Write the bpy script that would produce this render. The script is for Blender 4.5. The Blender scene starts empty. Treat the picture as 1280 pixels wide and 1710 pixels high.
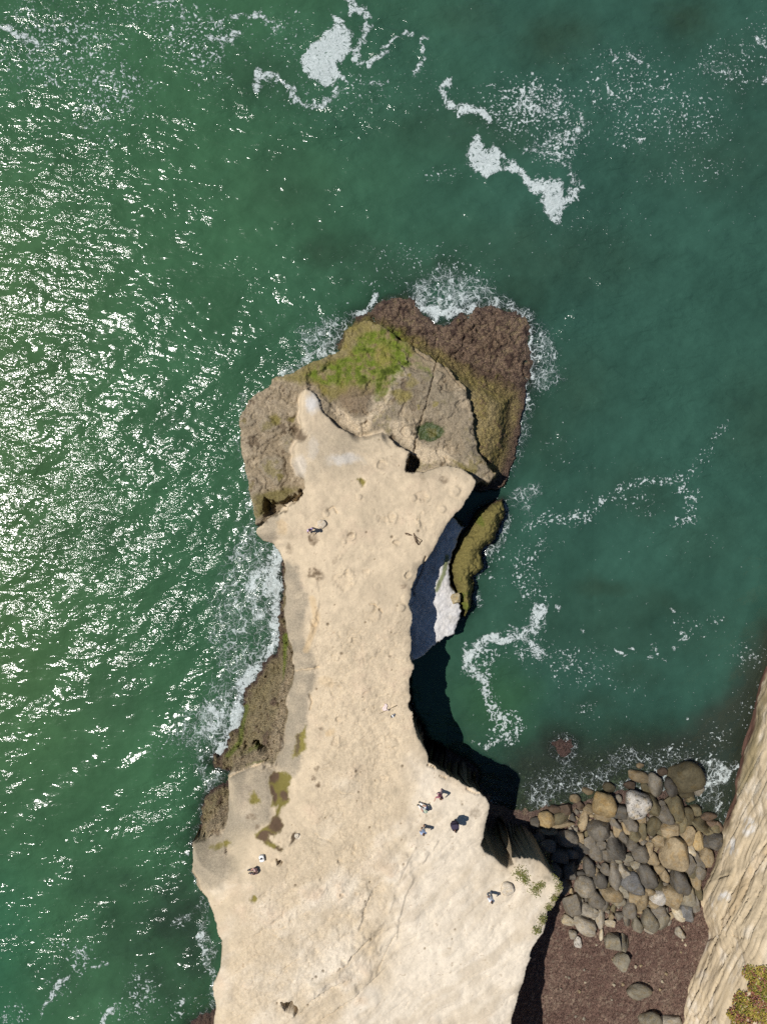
import bpy, bmesh, math, random
import numpy as np
from mathutils import Vector, Matrix

random.seed(7); np.random.seed(7)
sc = bpy.context.scene
COL = sc.collection

# ------------------------------------------------------------------ camera, sky, sun, exposure
CZ, F = 68.0, 1186.0                      # drone height above the sea, focal length in photo pixels (1280 wide)
cam_d = bpy.data.cameras.new('camera'); cam = bpy.data.objects.new('camera', cam_d); COL.objects.link(cam)
cam.location = (0, 0, CZ); cam.rotation_euler = (0, 0, 0)
cam_d.sensor_fit = 'VERTICAL'; cam_d.sensor_height = 24; cam_d.lens = 24 * F / 1710
cam_d.clip_start = 0.5; cam_d.clip_end = 20000
sc.camera = cam
SUN_Z, SUN_A = math.radians(28.5), math.radians(9)          # zenith angle; turn from west towards north
sdir = Vector((-math.sin(SUN_Z) * math.cos(SUN_A), math.sin(SUN_Z) * math.sin(SUN_A), math.cos(SUN_Z)))
world = bpy.data.worlds.new('World'); sc.world = world; world.use_nodes = True
wn = world.node_tree.nodes; bg = wn['Background']
sky = wn.new('ShaderNodeTexSky'); sky.sky_type = 'NISHITA'; sky.sun_disc = False
sky.sun_elevation = math.pi / 2 - SUN_Z; sky.sun_rotation = math.atan2(sdir.x, sdir.y)
sky.air_density = 1.0; sky.dust_density = 0.1; sky.ozone_density = 6.0
world.node_tree.links.new(sky.outputs[0], bg.inputs[0]); bg.inputs[1].default_value = 0.06
sun_d = bpy.data.lights.new('sun', 'SUN'); sun_d.energy = 4.9; sun_d.angle = math.radians(0.53); sun_d.color = (1, 0.965, 0.91)
sun = bpy.data.objects.new('sun', sun_d); COL.objects.link(sun)
sun.rotation_euler = (-sdir).to_track_quat('-Z', 'Y').to_euler(); sun.location = sdir * 150
sc.view_settings.view_transform = 'Standard'; sc.view_settings.look = 'None'
sc.view_settings.exposure = 0.0; sc.view_settings.gamma = 1
sc.render.engine = 'CYCLES'
sc.cycles.use_denoising = False
sc.cycles.max_bounces = 5; sc.cycles.diffuse_bounces = 2; sc.cycles.glossy_bounces = 2; sc.cycles.transparent_max_bounces = 6
sc.cycles.caustics_reflective = False; sc.cycles.caustics_refractive = False

# ------------------------------------------------------------------ maths helpers
def U(px, py, z=0.0):                       # the point at height z that stands at a place of the photograph
    s = (CZ - z) / F
    return ((px - 640) * s, -(py - 855) * s)
def P(X, Y, Z):                             # and back
    s = F / (CZ - Z)
    return 640 + X * s, 855 - Y * s
def h2(xi, yi, seed):
    h = (xi.astype(np.int64) * 374761393 + yi.astype(np.int64) * 668265263 + seed * 974711) & 0xffffffff
    h = ((h ^ (h >> 13)) * 1274126177) & 0xffffffff
    h = ((h ^ (h >> 15)) * 2246822519) & 0xffffffff
    return ((h ^ (h >> 16)) & 0xffffff) / float(0xffffff)
def vn(x, y, seed=0):
    x0 = np.floor(x); y0 = np.floor(y); fx = x - x0; fy = y - y0
    fx = fx * fx * fx * (fx * (fx * 6 - 15) + 10); fy = fy * fy * fy * (fy * (fy * 6 - 15) + 10)
    a = h2(x0, y0, seed); b = h2(x0 + 1, y0, seed); c = h2(x0, y0 + 1, seed); d = h2(x0 + 1, y0 + 1, seed)
    return (a + (b - a) * fx) * (1 - fy) + (c + (d - c) * fx) * fy
def fbm(x, y, f, octv=4, seed=0, gain=0.5):     # about -1..1
    s = 0.0; a = 1.0; t = 0.0
    for i in range(octv):
        c_, s_ = math.cos(0.7 * i), math.sin(0.7 * i)
        s = s + a * (vn((x * c_ - y * s_) * f + 17.3 * i, (x * s_ + y * c_) * f - 9.1 * i, seed + 31 * i) * 2 - 1)
        t += a; a *= gain; f *= 2.03
    return s / t * 1.5
def sm(x, a=0.0, b=1.0):
    t = np.clip((x - a) / (b - a), 0, 1); return t * t * (3 - 2 * t)
def seg_d2(X, Y, ax, ay, bx, by):
    dx, dy = bx - ax, by - ay; L = dx * dx + dy * dy + 1e-12
    t = np.clip(((X - ax) * dx + (Y - ay) * dy) / L, 0, 1)
    ex = X - ax - t * dx; ey = Y - ay - t * dy
    return ex * ex + ey * ey, t
def poly_sd(poly, X, Y, m):                  # signed distance, inside positive, clamped at -m
    p = np.asarray(poly, float); out = np.full(X.shape, -float(m))
    sel = (X > p[:, 0].min() - m) & (X < p[:, 0].max() + m) & (Y > p[:, 1].min() - m) & (Y < p[:, 1].max() + m)
    if not sel.any(): return out
    x = X[sel]; y = Y[sel]; d = np.full(x.shape, 1e18); ins = np.zeros(x.shape, bool)
    for i in range(len(p)):
        ax, ay = p[i]; bx, by = p[(i + 1) % len(p)]
        d = np.minimum(d, seg_d2(x, y, ax, ay, bx, by)[0])
        if ay != by: ins ^= ((ay > y) != (by > y)) & (x < (bx - ax) * (y - ay) / (by - ay) + ax)
    d = np.sqrt(d); out[sel] = np.where(ins, d, np.maximum(-d, -m)); return out
def line_d(pl, X, Y, m):                     # distance to a polyline, clamped at m
    p = np.asarray(pl, float); out = np.full(X.shape, float(m))
    sel = (X > p[:, 0].min() - m) & (X < p[:, 0].max() + m) & (Y > p[:, 1].min() - m) & (Y < p[:, 1].max() + m)
    if not sel.any(): return out
    x = X[sel]; y = Y[sel]; d = np.full(x.shape, 1e18)
    for i in range(len(p) - 1):
        d = np.minimum(d, seg_d2(x, y, p[i][0], p[i][1], p[i + 1][0], p[i + 1][1])[0])
    out[sel] = np.minimum(np.sqrt(d), m); return out
def mix(a, b, t): return a + (np.asarray(b) - a) * t[..., None]

# ------------------------------------------------------------------ object helpers
def tag(o, label=None, cat=None, group=None, kind=None):
    if label: o['label'] = label
    if cat: o['category'] = cat
    if group: o['group'] = group
    if kind: o['kind'] = kind
    return o
def mesh_obj(name, verts, faces, mat, parent=None, smooth=True):
    me = bpy.data.meshes.new(name); me.from_pydata(verts, [], faces)
    if mat is not None:
        for m in (mat if isinstance(mat, (list, tuple)) else [mat]): me.materials.append(m)
    if smooth: me.polygons.foreach_set('use_smooth', [True] * len(me.polygons))
    me.update()
    o = bpy.data.objects.new(name, me); COL.objects.link(o); o.parent = parent
    return o
def grid_obj(name, X, Y, Z, mat, keep=None):
    ny, nx = X.shape
    idx = np.arange(ny * nx).reshape(ny, nx)
    q = np.stack([idx[:-1, :-1], idx[:-1, 1:], idx[1:, 1:], idx[1:, :-1]], -1).reshape(-1, 4)
    if keep is not None:
        k = keep.reshape(-1); q = q[k[q].any(1)]
    used = np.zeros(ny * nx, bool); used[q.reshape(-1)] = True
    remap = np.cumsum(used) - 1; q = remap[q]
    co = np.stack([X, Y, Z], -1).reshape(-1, 3)[used]
    me = bpy.data.meshes.new(name)
    me.vertices.add(len(co)); me.vertices.foreach_set('co', co.astype(np.float32).reshape(-1))
    me.loops.add(len(q) * 4); me.loops.foreach_set('vertex_index', q.astype(np.int32).reshape(-1))
    me.polygons.add(len(q)); me.polygons.foreach_set('loop_start', np.arange(0, len(q) * 4, 4, dtype=np.int32))
    me.polygons.foreach_set('loop_total', np.full(len(q), 4, np.int32))
    me.polygons.foreach_set('use_smooth', np.ones(len(q), bool))
    me.update(calc_edges=True); me.validate()
    me.materials.append(mat)
    o = bpy.data.objects.new(name, me); COL.objects.link(o)
    return o, used
def set_col(o, name, arr, used):
    a = o.data.attributes.new(name, 'FLOAT_COLOR', 'POINT')
    c = np.ones((used.sum(), 4), np.float32); c[:, :3] = arr.reshape(-1, 3)[used]
    a.data.foreach_set('color', c.reshape(-1))
def set_f(o, name, arr, used):
    a = o.data.attributes.new(name, 'FLOAT', 'POINT')
    a.data.foreach_set('value', arr.reshape(-1)[used].astype(np.float32))
def axis_lines(a, b, step, far, grow=1.25):
    v = list(np.arange(a, b + step / 2, step)); s = step; lo, hi = [], []
    x = a
    while x > -far: s *= grow; x -= s; lo.append(x)
    s = step; x = b
    while x < far: s *= grow; x += s; hi.append(x)
    return np.array(lo[::-1] + v + hi)

# ------------------------------------------------------------------ materials
class NT:
    def __init__(self, name):
        self.m = bpy.data.materials.new(name); self.m.use_nodes = True
        self.t = self.m.node_tree; self.n = self.t.nodes; self.n.clear()
        self.out = self.n.new('ShaderNodeOutputMaterial')
    def new(self, ty, **kw):
        nd = self.n.new(ty)
        for k, v in kw.items(): setattr(nd, k, v)
        return nd
    def link(self, a, b): self.t.links.new(a, b)
    def put(self, s, v):
        if isinstance(v, bpy.types.NodeSocket): self.link(v, s)
        else: s.default_value = v
    def noise(self, scale, detail=3, rough=0.55, vec=None, dist=0.0):
        nd = self.new('ShaderNodeTexNoise'); nd.inputs['Scale'].default_value = scale
        nd.inputs['Detail'].default_value = detail; nd.inputs['Roughness'].default_value = rough; nd.inputs['Distortion'].default_value = dist
        self.link(vec or self.pos(), nd.inputs['Vector']); return nd.outputs['Fac']
    def voro(self, scale, feature='F1', vec=None, rnd=1.0):
        nd = self.new('ShaderNodeTexVoronoi'); nd.feature = feature; nd.inputs['Scale'].default_value = scale
        nd.inputs['Randomness'].default_value = rnd
        self.link(vec or self.pos(), nd.inputs['Vector']); return nd.outputs['Distance']
    def pos(self):
        if not hasattr(self, '_p'): self._p = self.new('ShaderNodeNewGeometry').outputs['Position']
        return self._p
    def objpos(self):
        return self.new('ShaderNodeTexCoord').outputs['Object']
    def attr(self, name, col=False):
        nd = self.new('ShaderNodeAttribute'); nd.attribute_name = name
        return nd.outputs['Color' if col else 'Fac']
    def math(self, op, a, b=0.0, c=None, clamp=False):
        nd = self.new('ShaderNodeMath'); nd.operation = op; nd.use_clamp = clamp
        self.put(nd.inputs[0], a); self.put(nd.inputs[1], b)
        if c is not None: self.put(nd.inputs[2], c)
        return nd.outputs[0]
    def ramp(self, v, a, b, lo=0.0, hi=1.0):
        nd = self.new('ShaderNodeMapRange'); nd.interpolation_type = 'SMOOTHSTEP'
        self.put(nd.inputs['Value'], v); self.put(nd.inputs['From Min'], a); self.put(nd.inputs['From Max'], b)
        self.put(nd.inputs['To Min'], lo); self.put(nd.inputs['To Max'], hi); return nd.outputs[0]
    def mixc(self, f, a, b, mode='MIX'):
        nd = self.new('ShaderNodeMix'); nd.data_type = 'RGBA'; nd.blend_type = mode
        self.put(nd.inputs[0], f); self.put(nd.inputs[6], a); self.put(nd.inputs[7], b); return nd.outputs[2]
    def scalec(self, c, f):
        nd = self.new('ShaderNodeVectorMath'); nd.operation = 'SCALE'
        self.put(nd.inputs[0], c); self.put(nd.inputs['Scale'], f); return nd.outputs[0]
    def bump(self, h, dist, strength=1.0, normal=None):
        nd = self.new('ShaderNodeBump'); self.put(nd.inputs['Height'], h); nd.inputs['Distance'].default_value = dist
        self.put(nd.inputs['Strength'], strength)
        if normal is not None: self.link(normal, nd.inputs['Normal'])
        return nd.outputs[0]
    def principled(self, col, rough=0.8, normal=None, spec=0.3):
        b = self.new('ShaderNodeBsdfPrincipled'); self.put(b.inputs['Base Color'], col); self.put(b.inputs['Roughness'], rough)
        self.put(b.inputs['Specular IOR Level'], spec)
        if normal is not None: self.link(normal, b.inputs['Normal'])
        self.link(b.outputs[0], self.out.inputs[0]); return self.m

def rock_mat():
    t = NT('weathered_sandstone')
    col = t.attr('col', True); rug = t.attr('rug'); wet = t.attr('wet')
    n1 = t.noise(1.6, 5, 0.6); n2 = t.noise(6, 4, 0.7); n3 = t.noise(17, 2, 0.7)
    v = t.voro(9)
    amp = t.math('MULTIPLY_ADD', rug, 2.6, 0.18)
    k = t.math('ADD', t.math('MULTIPLY', t.math('SUBTRACT', n2, 0.5), 0.9), t.math('MULTIPLY', t.math('SUBTRACT', n3, 0.5), 0.9))
    k = t.math('ADD', t.math('MULTIPLY', k, amp), t.math('MULTIPLY', t.math('SUBTRACT', n1, 0.5), 0.22))
    pit = t.math('MULTIPLY', t.ramp(v, 0.35, 0.70), t.math('MULTIPLY', rug, 0.35))
    f = t.math('SUBTRACT', t.math('ADD', 1.0, k), pit)
    f = t.math('MAXIMUM', f, 0.2)
    c = t.scalec(col, f)
    hh = t.math('ADD', t.math('ADD', t.math('MULTIPLY', n2, 0.7), t.math('MULTIPLY', n3, 0.25)), t.math('MULTIPLY', t.math('MULTIPLY', rug, v), -0.45))
    nrm = t.bump(hh, 0.20, t.math('MULTIPLY_ADD', rug, 0.90, 0.12))
    return t.principled(c, t.math('MULTIPLY_ADD', wet, -0.5, 0.92), nrm, t.math('MULTIPLY_ADD', wet, 0.25, 0.15))
ROCK = rock_mat()

def water_mat():
    t = NT('sea_water')
    base = t.attr('body', True); depth = t.attr('opac')
    fs = t.attr('foam_solid'); fl = t.attr('foam_lace'); ff = t.attr('foam_fleck'); calm = t.attr('chop')
    p = t.pos()
    # warped coordinates for foam
    wn_ = t.new('ShaderNodeTexNoise'); wn_.inputs['Scale'].default_value = 0.7; wn_.inputs['Detail'].default_value = 3
    t.link(p, wn_.inputs['Vector'])
    va = t.new('ShaderNodeVectorMath'); va.operation = 'MULTIPLY_ADD'
    t.link(wn_.outputs['Color'], va.inputs[0]); va.inputs[1].default_value = (1.5, 1.5, 0); t.link(p, va.inputs[2])
    pw = va.outputs[0]
    # solid rafts of froth with torn, holed edges
    nz = t.noise(1.9, 6, 0.74, pw)
    nh = t.noise(5.2, 4, 0.72, pw); hol = t.ramp(nh, 0.53, 0.62)
    solid = t.ramp(t.math('ADD', t.math('MULTIPLY_ADD', hol, t.math('MULTIPLY_ADD', fs, .35, -.60), fs), t.math('MULTIPLY', t.math('SUBTRACT', nz, 0.5), 2.4)), 0.46, 0.68)
    # lace: torn threads
    va2 = t.new('ShaderNodeVectorMath'); va2.operation = 'MULTIPLY_ADD'
    wn2 = t.new('ShaderNodeTexNoise'); wn2.inputs['Scale'].default_value = 1.7; wn2.inputs['Detail'].default_value = 2; t.link(p, wn2.inputs['Vector'])
    t.link(wn2.outputs['Color'], va2.inputs[0]); va2.inputs[1].default_value = (.9, .9, 0); t.link(pw, va2.inputs[2]); pv = va2.outputs[0]
    e1 = t.voro(1.25, 'DISTANCE_TO_EDGE', pv)
    n5 = t.noise(2.6, 5, 0.72, pv)
    rd = t.math('ABSOLUTE', t.math('SUBTRACT', n5, 0.5))
    n4 = t.noise(0.7, 3, 0.6, p)
    lw = t.math('MULTIPLY', fl, t.math('MULTIPLY_ADD', n4, 1.8, -0.3))
    th1 = t.math('MULTIPLY', t.ramp(e1, t.math('MULTIPLY', lw, 0.16), 0.0), 0.8)
    th2 = t.ramp(rd, t.math('MULTIPLY_ADD', lw, 0.055, 0.001), t.math('MULTIPLY', lw, 0.012))
    th3 = t.ramp(t.math('ADD', n5, t.math('MULTIPLY', lw, 0.36)), 0.72, 0.92)
    lace = t.math('MAXIMUM', t.math('MAXIMUM', th1, t.math('MULTIPLY', th2, 0.85)), th3)
    lace = t.math('MULTIPLY', lace, t.ramp(fl, 0.03, 0.2))
    # flecks: scattered bits
    n6 = t.math('MAXIMUM', t.noise(3.9, 3, 0.6, p, .3), t.math('SUBTRACT', t.noise(1.7, 4, 0.62, p, .5), .015))
    fleck = t.ramp(t.math('ADD', n6, t.math('MULTIPLY', ff, 0.225)), 0.73, 0.785)
    fleck = t.math('MULTIPLY', fleck, t.ramp(ff, 0.02, 0.12))
    foam = t.math('MAXIMUM', t.math('MAXIMUM', t.math('MULTIPLY', solid, t.ramp(nh, .72, .38, .72, 1.0)), lace), t.math('MULTIPLY', fleck, .85))
    # body of the water, cloudy
    cl = t.noise(0.12, 3, 0.5); cl2 = t.noise(0.6, 4, 0.6)
    k = t.math('ADD', t.math('MULTIPLY_ADD', cl, 0.7, 0.5), t.math('MULTIPLY_ADD', cl2, 0.5, -0.1))
    bcol = t.scalec(base, k)
    dif = t.new('ShaderNodeBsdfDiffuse'); t.link(bcol, dif.inputs[0])
    tr = t.new('ShaderNodeBsdfTransparent'); tr.inputs[0].default_value = (0.62, 0.85, 0.74, 1)
    mx = t.new('ShaderNodeMixShader'); t.link(depth, mx.inputs[0]); t.link(tr.outputs[0], mx.inputs[1]); t.link(dif.outputs[0], mx.inputs[2])
    # ripples
    st = t.new('ShaderNodeMapping'); st.inputs['Rotation'].default_value = (0, 0, math.radians(28)); st.inputs['Scale'].default_value = (0.62, 1.15, 1)
    t.link(p, st.inputs['Vector']); ps = st.outputs[0]
    r1 = t.noise(0.55, 2, 0.5, ps); r2 = t.noise(1.7, 2, 0.5, ps, 0.5); r3 = t.noise(8.0, 1, 0.5, p)
    hh = t.math('ADD', t.math('MULTIPLY', r1, 0.55), t.math('ADD', t.math('MULTIPLY', r2, 0.20), t.math('MULTIPLY', r3, 0.030)))
    nrm = t.bump(hh, 1.0, calm)
    t.link(nrm, dif.inputs['Normal'])
    gl = t.new('ShaderNodeBsdfGlossy'); gl.inputs['Roughness'].default_value = 0.125; t.link(nrm, gl.inputs['Normal'])
    fr = t.new('ShaderNodeFresnel'); fr.inputs[0].default_value = 1.333; t.link(nrm, fr.inputs['Normal'])
    m2 = t.new('ShaderNodeMixShader'); t.link(fr.outputs[0], m2.inputs[0]); t.link(mx.outputs[0], m2.inputs[1]); t.link(gl.outputs[0], m2.inputs[2])
    fd = t.new('ShaderNodeBsdfDiffuse')
    fcol = t.mixc(t.noise(5, 4, 0.7, pw), (0.36, 0.42, 0.41, 1), (0.66, 0.70, 0.69, 1)); t.link(fcol, fd.inputs[0])
    fb = t.bump(t.math('ADD', n5, foam), 0.12, 0.7); t.link(fb, fd.inputs['Normal'])
    m3 = t.new('ShaderNodeMixShader'); t.link(t.math('MULTIPLY', foam, 0.92), m3.inputs[0]); t.link(m2.outputs[0], m3.inputs[1]); t.link(fd.outputs[0], m3.inputs[2])
    t.link(m3.outputs[0], t.out.inputs[0]); return t.m
WATER = water_mat()

def plain(name, col, rough=0.7, var=0.25, scale=12, bump=0.01, spec=0.3):
    t = NT(name); n = t.noise(scale, 4, 0.6, t.objpos())
    c = t.scalec((col[0], col[1], col[2]), t.math('MULTIPLY_ADD', n, var * 2, 1 - var))
    return t.principled(c, rough, t.bump(n, bump), spec)
def boulder_mat():
    t = NT('boulder_stone'); o = t.objpos()
    info = t.new('ShaderNodeObjectInfo')
    sh = t.new('ShaderNodeVectorMath'); sh.operation = 'ADD'; t.link(o, sh.inputs[0])
    cmb = t.new('ShaderNodeCombineXYZ'); t.link(t.math('MULTIPLY', info.outputs['Random'], 91), cmb.inputs[0]); t.link(cmb.outputs[0], sh.inputs[1])
    v = sh.outputs[0]
    n1 = t.noise(1.3, 4, 0.6, v); n2 = t.noise(7, 5, 0.7, v); n3 = t.noise(30, 2, 0.6, v)
    f = t.math('ADD', t.math('MULTIPLY_ADD', n1, 1.3, 0.32), t.math('ADD', t.math('MULTIPLY_ADD', n2, 1.5, -0.75), t.math('MULTIPLY_ADD', n3, 0.4, -0.2)))
    c = t.scalec(info.outputs['Color'], f)
    ol = t.ramp(t.noise(2.2, 3, .6, v), .48, .66); c = t.mixc(t.math('MULTIPLY', ol, .55), c, t.mixc(1.0, c, (.95, .78, .48, 1), 'MULTIPLY'))
    dark = t.ramp(t.noise(3.6, 5, 0.75, v), 0.53, 0.60)
    c = t.mixc(t.math('MULTIPLY', dark, info.outputs['Alpha']), c, (0.05, 0.05, 0.045, 1))
    hh = t.math('ADD', n2, t.math('MULTIPLY', n3, 0.3))
    return t.principled(c, 0.85, t.bump(hh, 0.06, 0.9), 0.25)
BOULDER = boulder_mat()

# ------------------------------------------------------------------ HEADLAND
ZP = ([600, 650, 720, 760, 800, 880, 1000, 1100, 1300, 1400, 1500, 1710, 1900],
      [4.1, 4.3, 4.7, 5.2, 6.0, 6.7, 7.0, 7.1, 7.5, 8.2, 8.8, 10.0, 11.0])
def zt_py(py): return float(np.interp(py, *ZP))
ZY = sorted((U(640, py, z)[1], z) for py, z in zip(*ZP))
def zt_Y(Y): return np.interp(Y, [a for a, b in ZY], [b for a, b in ZY])

WEST = [(355,1900),(355,1710),(358,1680),(358,1650),(362,1620),(368,1590),(370,1570),(362,1545),(352,1520),(345,1500),(338,1490),(335,1480),(332,1468),
 (322,1452),(320,1430),(320,1405),(332,1402),(350,1398),(365,1385),(375,1370),(380,1350),(380,1325),(377,1300),(385,1292),(400,1287),(420,1277),(445,1270),
 (457,1271),(462,1258),(468,1245),(472,1225),(476,1195),(481,1165),(486,1140),(490,1112),(487,1080),(480,1065),(476,1050),(473,1030),(472,1000),(471,970),
 (475,950),(468,930),(455,912),(440,905),(428,893),(431,882),(445,868),(462,850),(485,830),(503,812)]
NORTH = [(500,800),(487,790),(480,770),(483,745),(493,715),(492,690),(497,665),(504,650),(515,644),(528,661),(545,690),(561,708),(591,726),(604,729),(625,722),
 (633,718),(650,733),(675,754),(684,757),(681,783),(703,784),(725,776),(747,774),(777,788),(795,803)]
EAST = [(793,815),(785,832),(766,857),(747,880),(732,905),(715,930),(703,950),(697,970),(690,985),(687,1010),(688,1040),(685,1080),(684,1100),(691,1110),
 (690,1140),(687,1180),(690,1200),(696,1225),(705,1245),(716,1262),(722,1275),(735,1287),(750,1297),(765,1306),(780,1315),(800,1325),(815,1335),(825,1346),
 (821,1362),(815,1385),(811,1402),(807,1413),(815,1425),(829,1434),(838,1444),(848,1455),(856,1448),(857,1434),(879,1437),(901,1442),(920,1452),(935,1465),
 (945,1483),(940,1500),(930,1515),(918,1530),(910,1545),(900,1565),(890,1590),(880,1620),(870,1650),(863,1680),(858,1710),(852,1800),(850,1900)]
WD = ([600, 880, 900, 1100, 1240, 1290, 1340, 1400, 1450, 1520, 1600, 1900], [.4, .4, 1.2, 1.4, 2.6, 3.6, 4.4, 5.2, 4.2, 2.2, 1.3, 1.2])      # how far the top dips to the west rim
def wz(p): return zt_py(p[1]) - float(np.interp(p[1], *WD))
PLAT = [U(p[0], p[1], wz(p)) for p in WEST] + [U(p[0], p[1], zt_py(p[1])) for p in NORTH + EAST]
PLAT_W = [U(p[0], p[1], wz(p)) for p in WEST]

hx = np.arange(-22.0, 20.001, 0.08)
hy = np.concatenate([np.arange(-68, -46, 0.3), np.arange(-46, 22.5, 0.08)])
HX, HY = np.meshgrid(hx, hy)
wx = HX + 0.30 * fbm(HX, HY, 0.55, 4, 1) + 0.07 * fbm(HX, HY, 4.0, 2, 2)
wy = HY + 0.30 * fbm(HX, HY, 0.55, 4, 5) + 0.07 * fbm(HX, HY, 4.0, 2, 6)
nA = fbm(HX, HY, 0.22, 4, 11); nB = fbm(HX, HY, 1.1, 4, 12); nC = fbm(HX, HY, 4.5, 3, 13); nD = fbm(HX, HY, 0.5, 5, 14)
HZ = np.full(HX.shape, -3.0)
def up(poly, z): return [U(x, y, z) for x, y in poly]
def reef(poly, top, w, slope=0.7, amp=0.22):
    global HZ
    sd = poly_sd(up(poly, 0.25), wx + .25 * nB + .12 * nC, wy + .25 * np.roll(nB, 37, 0) + .12 * np.roll(nC, 23, 1), 4.0)
    h = np.where(sd > 0, top * (1 - np.exp(-sd / w)) + amp * np.minimum(1, sd / 0.6) * (nB * 1.3 + nC * 0.7 - 1.2 * sm(1 - np.abs(nD), .85, 1.0)), sd * slope)
    HZ = np.maximum(HZ, h); return sd
def terrace(poly, zpoly, top, w=0.45, bottom=-2.5, rnd=0.25):
    global HZ
    sd = poly_sd([U(p[0], p[1], zpoly) for p in poly], wx, wy, 2.0)
    t = np.clip((sd + w) / w, 0, 1); t = t ** 0.7
    h = bottom + (top - rnd * np.exp(-np.maximum(sd, 0) / 0.3) - bottom) * t
    h = np.where(sd <= -w, -9.0, h); HZ = np.maximum(HZ, h); return sd

REEF_N = [(560,575),(575,556),(590,535),(610,523),(630,505),(655,498),(680,496),(697,508),(705,525),(720,540),(738,543),(755,535),(775,525),(800,512),(830,512),
 (860,520),(875,528),(884,545),(883,580),(887,610),(880,635),(872,655),(862,680),(858,705),(853,735),(846,765),(838,790),(826,800),(800,780),(700,640),(600,600)]
REEF_W1 = [(470,935),(467,965),(470,1000),(468,1035),(472,1058),(468,1075),(455,1095),(440,1115),(425,1138),(410,1150),(405,1170),(408,1190),(400,1210),(388,1225),
 (380,1245),(370,1262),(355,1266),(350,1275),(356,1284),(370,1286),(384,1291),(420,1345),(570,1345),(610,1130),(570,935)]
REEF_W2 = [(382,1303),(370,1310),(356,1320),(345,1340),(338,1365),(335,1385),(325,1395),(320,1404),(345,1450),(480,1450),(480,1290),(400,1288)]
REEF_S = [(318,1712),(345,1694),(356,1686),(380,1690),(380,1900),(300,1900)]
ISLET = [(930,1245),(940,1239),(953,1241),(959,1250),(955,1262),(943,1264),(932,1258)]
RIDGE = [(838,836),(841,865),(827,903),(805,928),(808,942),(788,962),(793,977),(788,1005),(774,1028),(766,1009),(755,983),(748,950),(751,924),(772,891),(802,857),(819,842)]
sdN = reef(REEF_N, 0.75, 1.0); sdW1 = reef(REEF_W1, 1.1, 0.8); sdW2 = reef(REEF_W2, 0.9, 0.7)
HZ = np.where(sdW1 > 0, np.maximum(HZ, .2 + np.minimum(1.15 * sdW1, 4.6) * (1 + .12 * nD) + .2 * nB + .1 * nC), HZ); HZ = np.where(sdW2 > 0, np.maximum(HZ, .2 + np.minimum(1.5 * sdW2, 5.5) + .2 * nB + .1 * nC), HZ)
reef(REEF_S, 0.6, 0.8); reef(ISLET, 0.22, 0.6, 0.5)
# under-water skirts so the rock fades into the deep
sdR = poly_sd(up(RIDGE, 0.3), wx, wy, 3.0)
HZ = np.maximum(HZ, np.where(sdR > 0, 0.4 + 2.2 * (1 - np.exp(-sdR / 0.55)) + 0.25 * nB + 0.15 * nC, sdR * 1.0))
OLIVE = [(690,560),(715,575),(735,580),(765,605),(800,628),(840,645),(866,655),(860,690),(853,735),(845,765),(836,788),(826,800),(740,790),(660,720),(640,620)]
sdO = poly_sd(up(OLIVE, 1.2), wx, wy, 2.0)
HZ = np.maximum(HZ, np.where(sdO > -1.0, 0.35 + 2.2 * sm(sdO, -0.3, 2.6) + 0.12 * nB + 0.08 * nC, -9))
SHELF = [(430,872),(420,838),(415,800),(412,770),(405,730),(405,700),(410,685),(430,662),(455,640),(462,630),(480,625),(505,617),(515,607),(540,595),(560,585),
 (572,570),(580,545),(590,535),(615,530),(640,540),(660,550),(680,566),(697,582),(716,590),(724,602),(738,606),(752,622),(768,645),(776,658),(783,678),(790,700),
 (792,730),(796,752),(806,770),(816,778),(829,791),(818,804),(806,800),(785,800),(700,850),(550,850),(475,850),(452,868)]
_, yN = U(0, 535, 2); _, yS = U(0, 655, 3)
shelf_top = 3.15 - 1.7 * sm(HY, yS, yN) + 0.10 * nD + 0.05 * nB + 0.25 * sm(HX, 2, -6) + .16 * (sm(nD, .05, .10) + sm(nA, -.12, -.08) + sm(nD + .5 * nA, -.42, -.38)) - .10 * sm(nB, .62, .72)
sdS = terrace(SHELF, 2.9, shelf_top, 0.5)
SLAB = [(757,862),(775,880),(752,924),(749,945),(752,979),(767,1009),(769,1038),(760,1059),(726,1080),(688,1104),(675,1050),(675,1000),(700,940),(735,880)]
sdSl = terrace(SLAB, 2.2, 2.2 + 0.12 * nD + 0.04 * nB - 0.05 * (HX - 5), 0.4)
RUBBLE_E = [(845,1300),(880,1330),(905,1370),(930,1420),(900,1450),(820,1400),(800,1330)]
# plateau
sdP = poly_sd(PLAT, HX + .26 * fbm(HX, HY, .55, 3, 1) + .025 * nC, HY + .26 * fbm(HX, HY, .55, 3, 5) + .025 * nB, 3.0)
dW = line_d(PLAT_W, HX, HY, 14.0)
WDY = sorted((U(640, py, zt_py(py) - d)[1], d) for py, d in zip(*WD))
ptop = zt_Y(HY) - np.interp(HY, [a for a, b in WDY], [b for a, b in WDY]) * np.exp(-dW / 2.8)
ptop = ptop + 0.22 * nA + 0.08 * nD + 0.035 * nB + 0.012 * nC
cw = 0.16 + 0.12 * np.abs(nD)
tt = np.clip((sdP + cw) / cw, 0, 1)
prof = -2.5 + (ptop - 0.30 * np.exp(-np.maximum(sdP, 0) / 0.35) + 2.5) * tt ** 0.75
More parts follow.
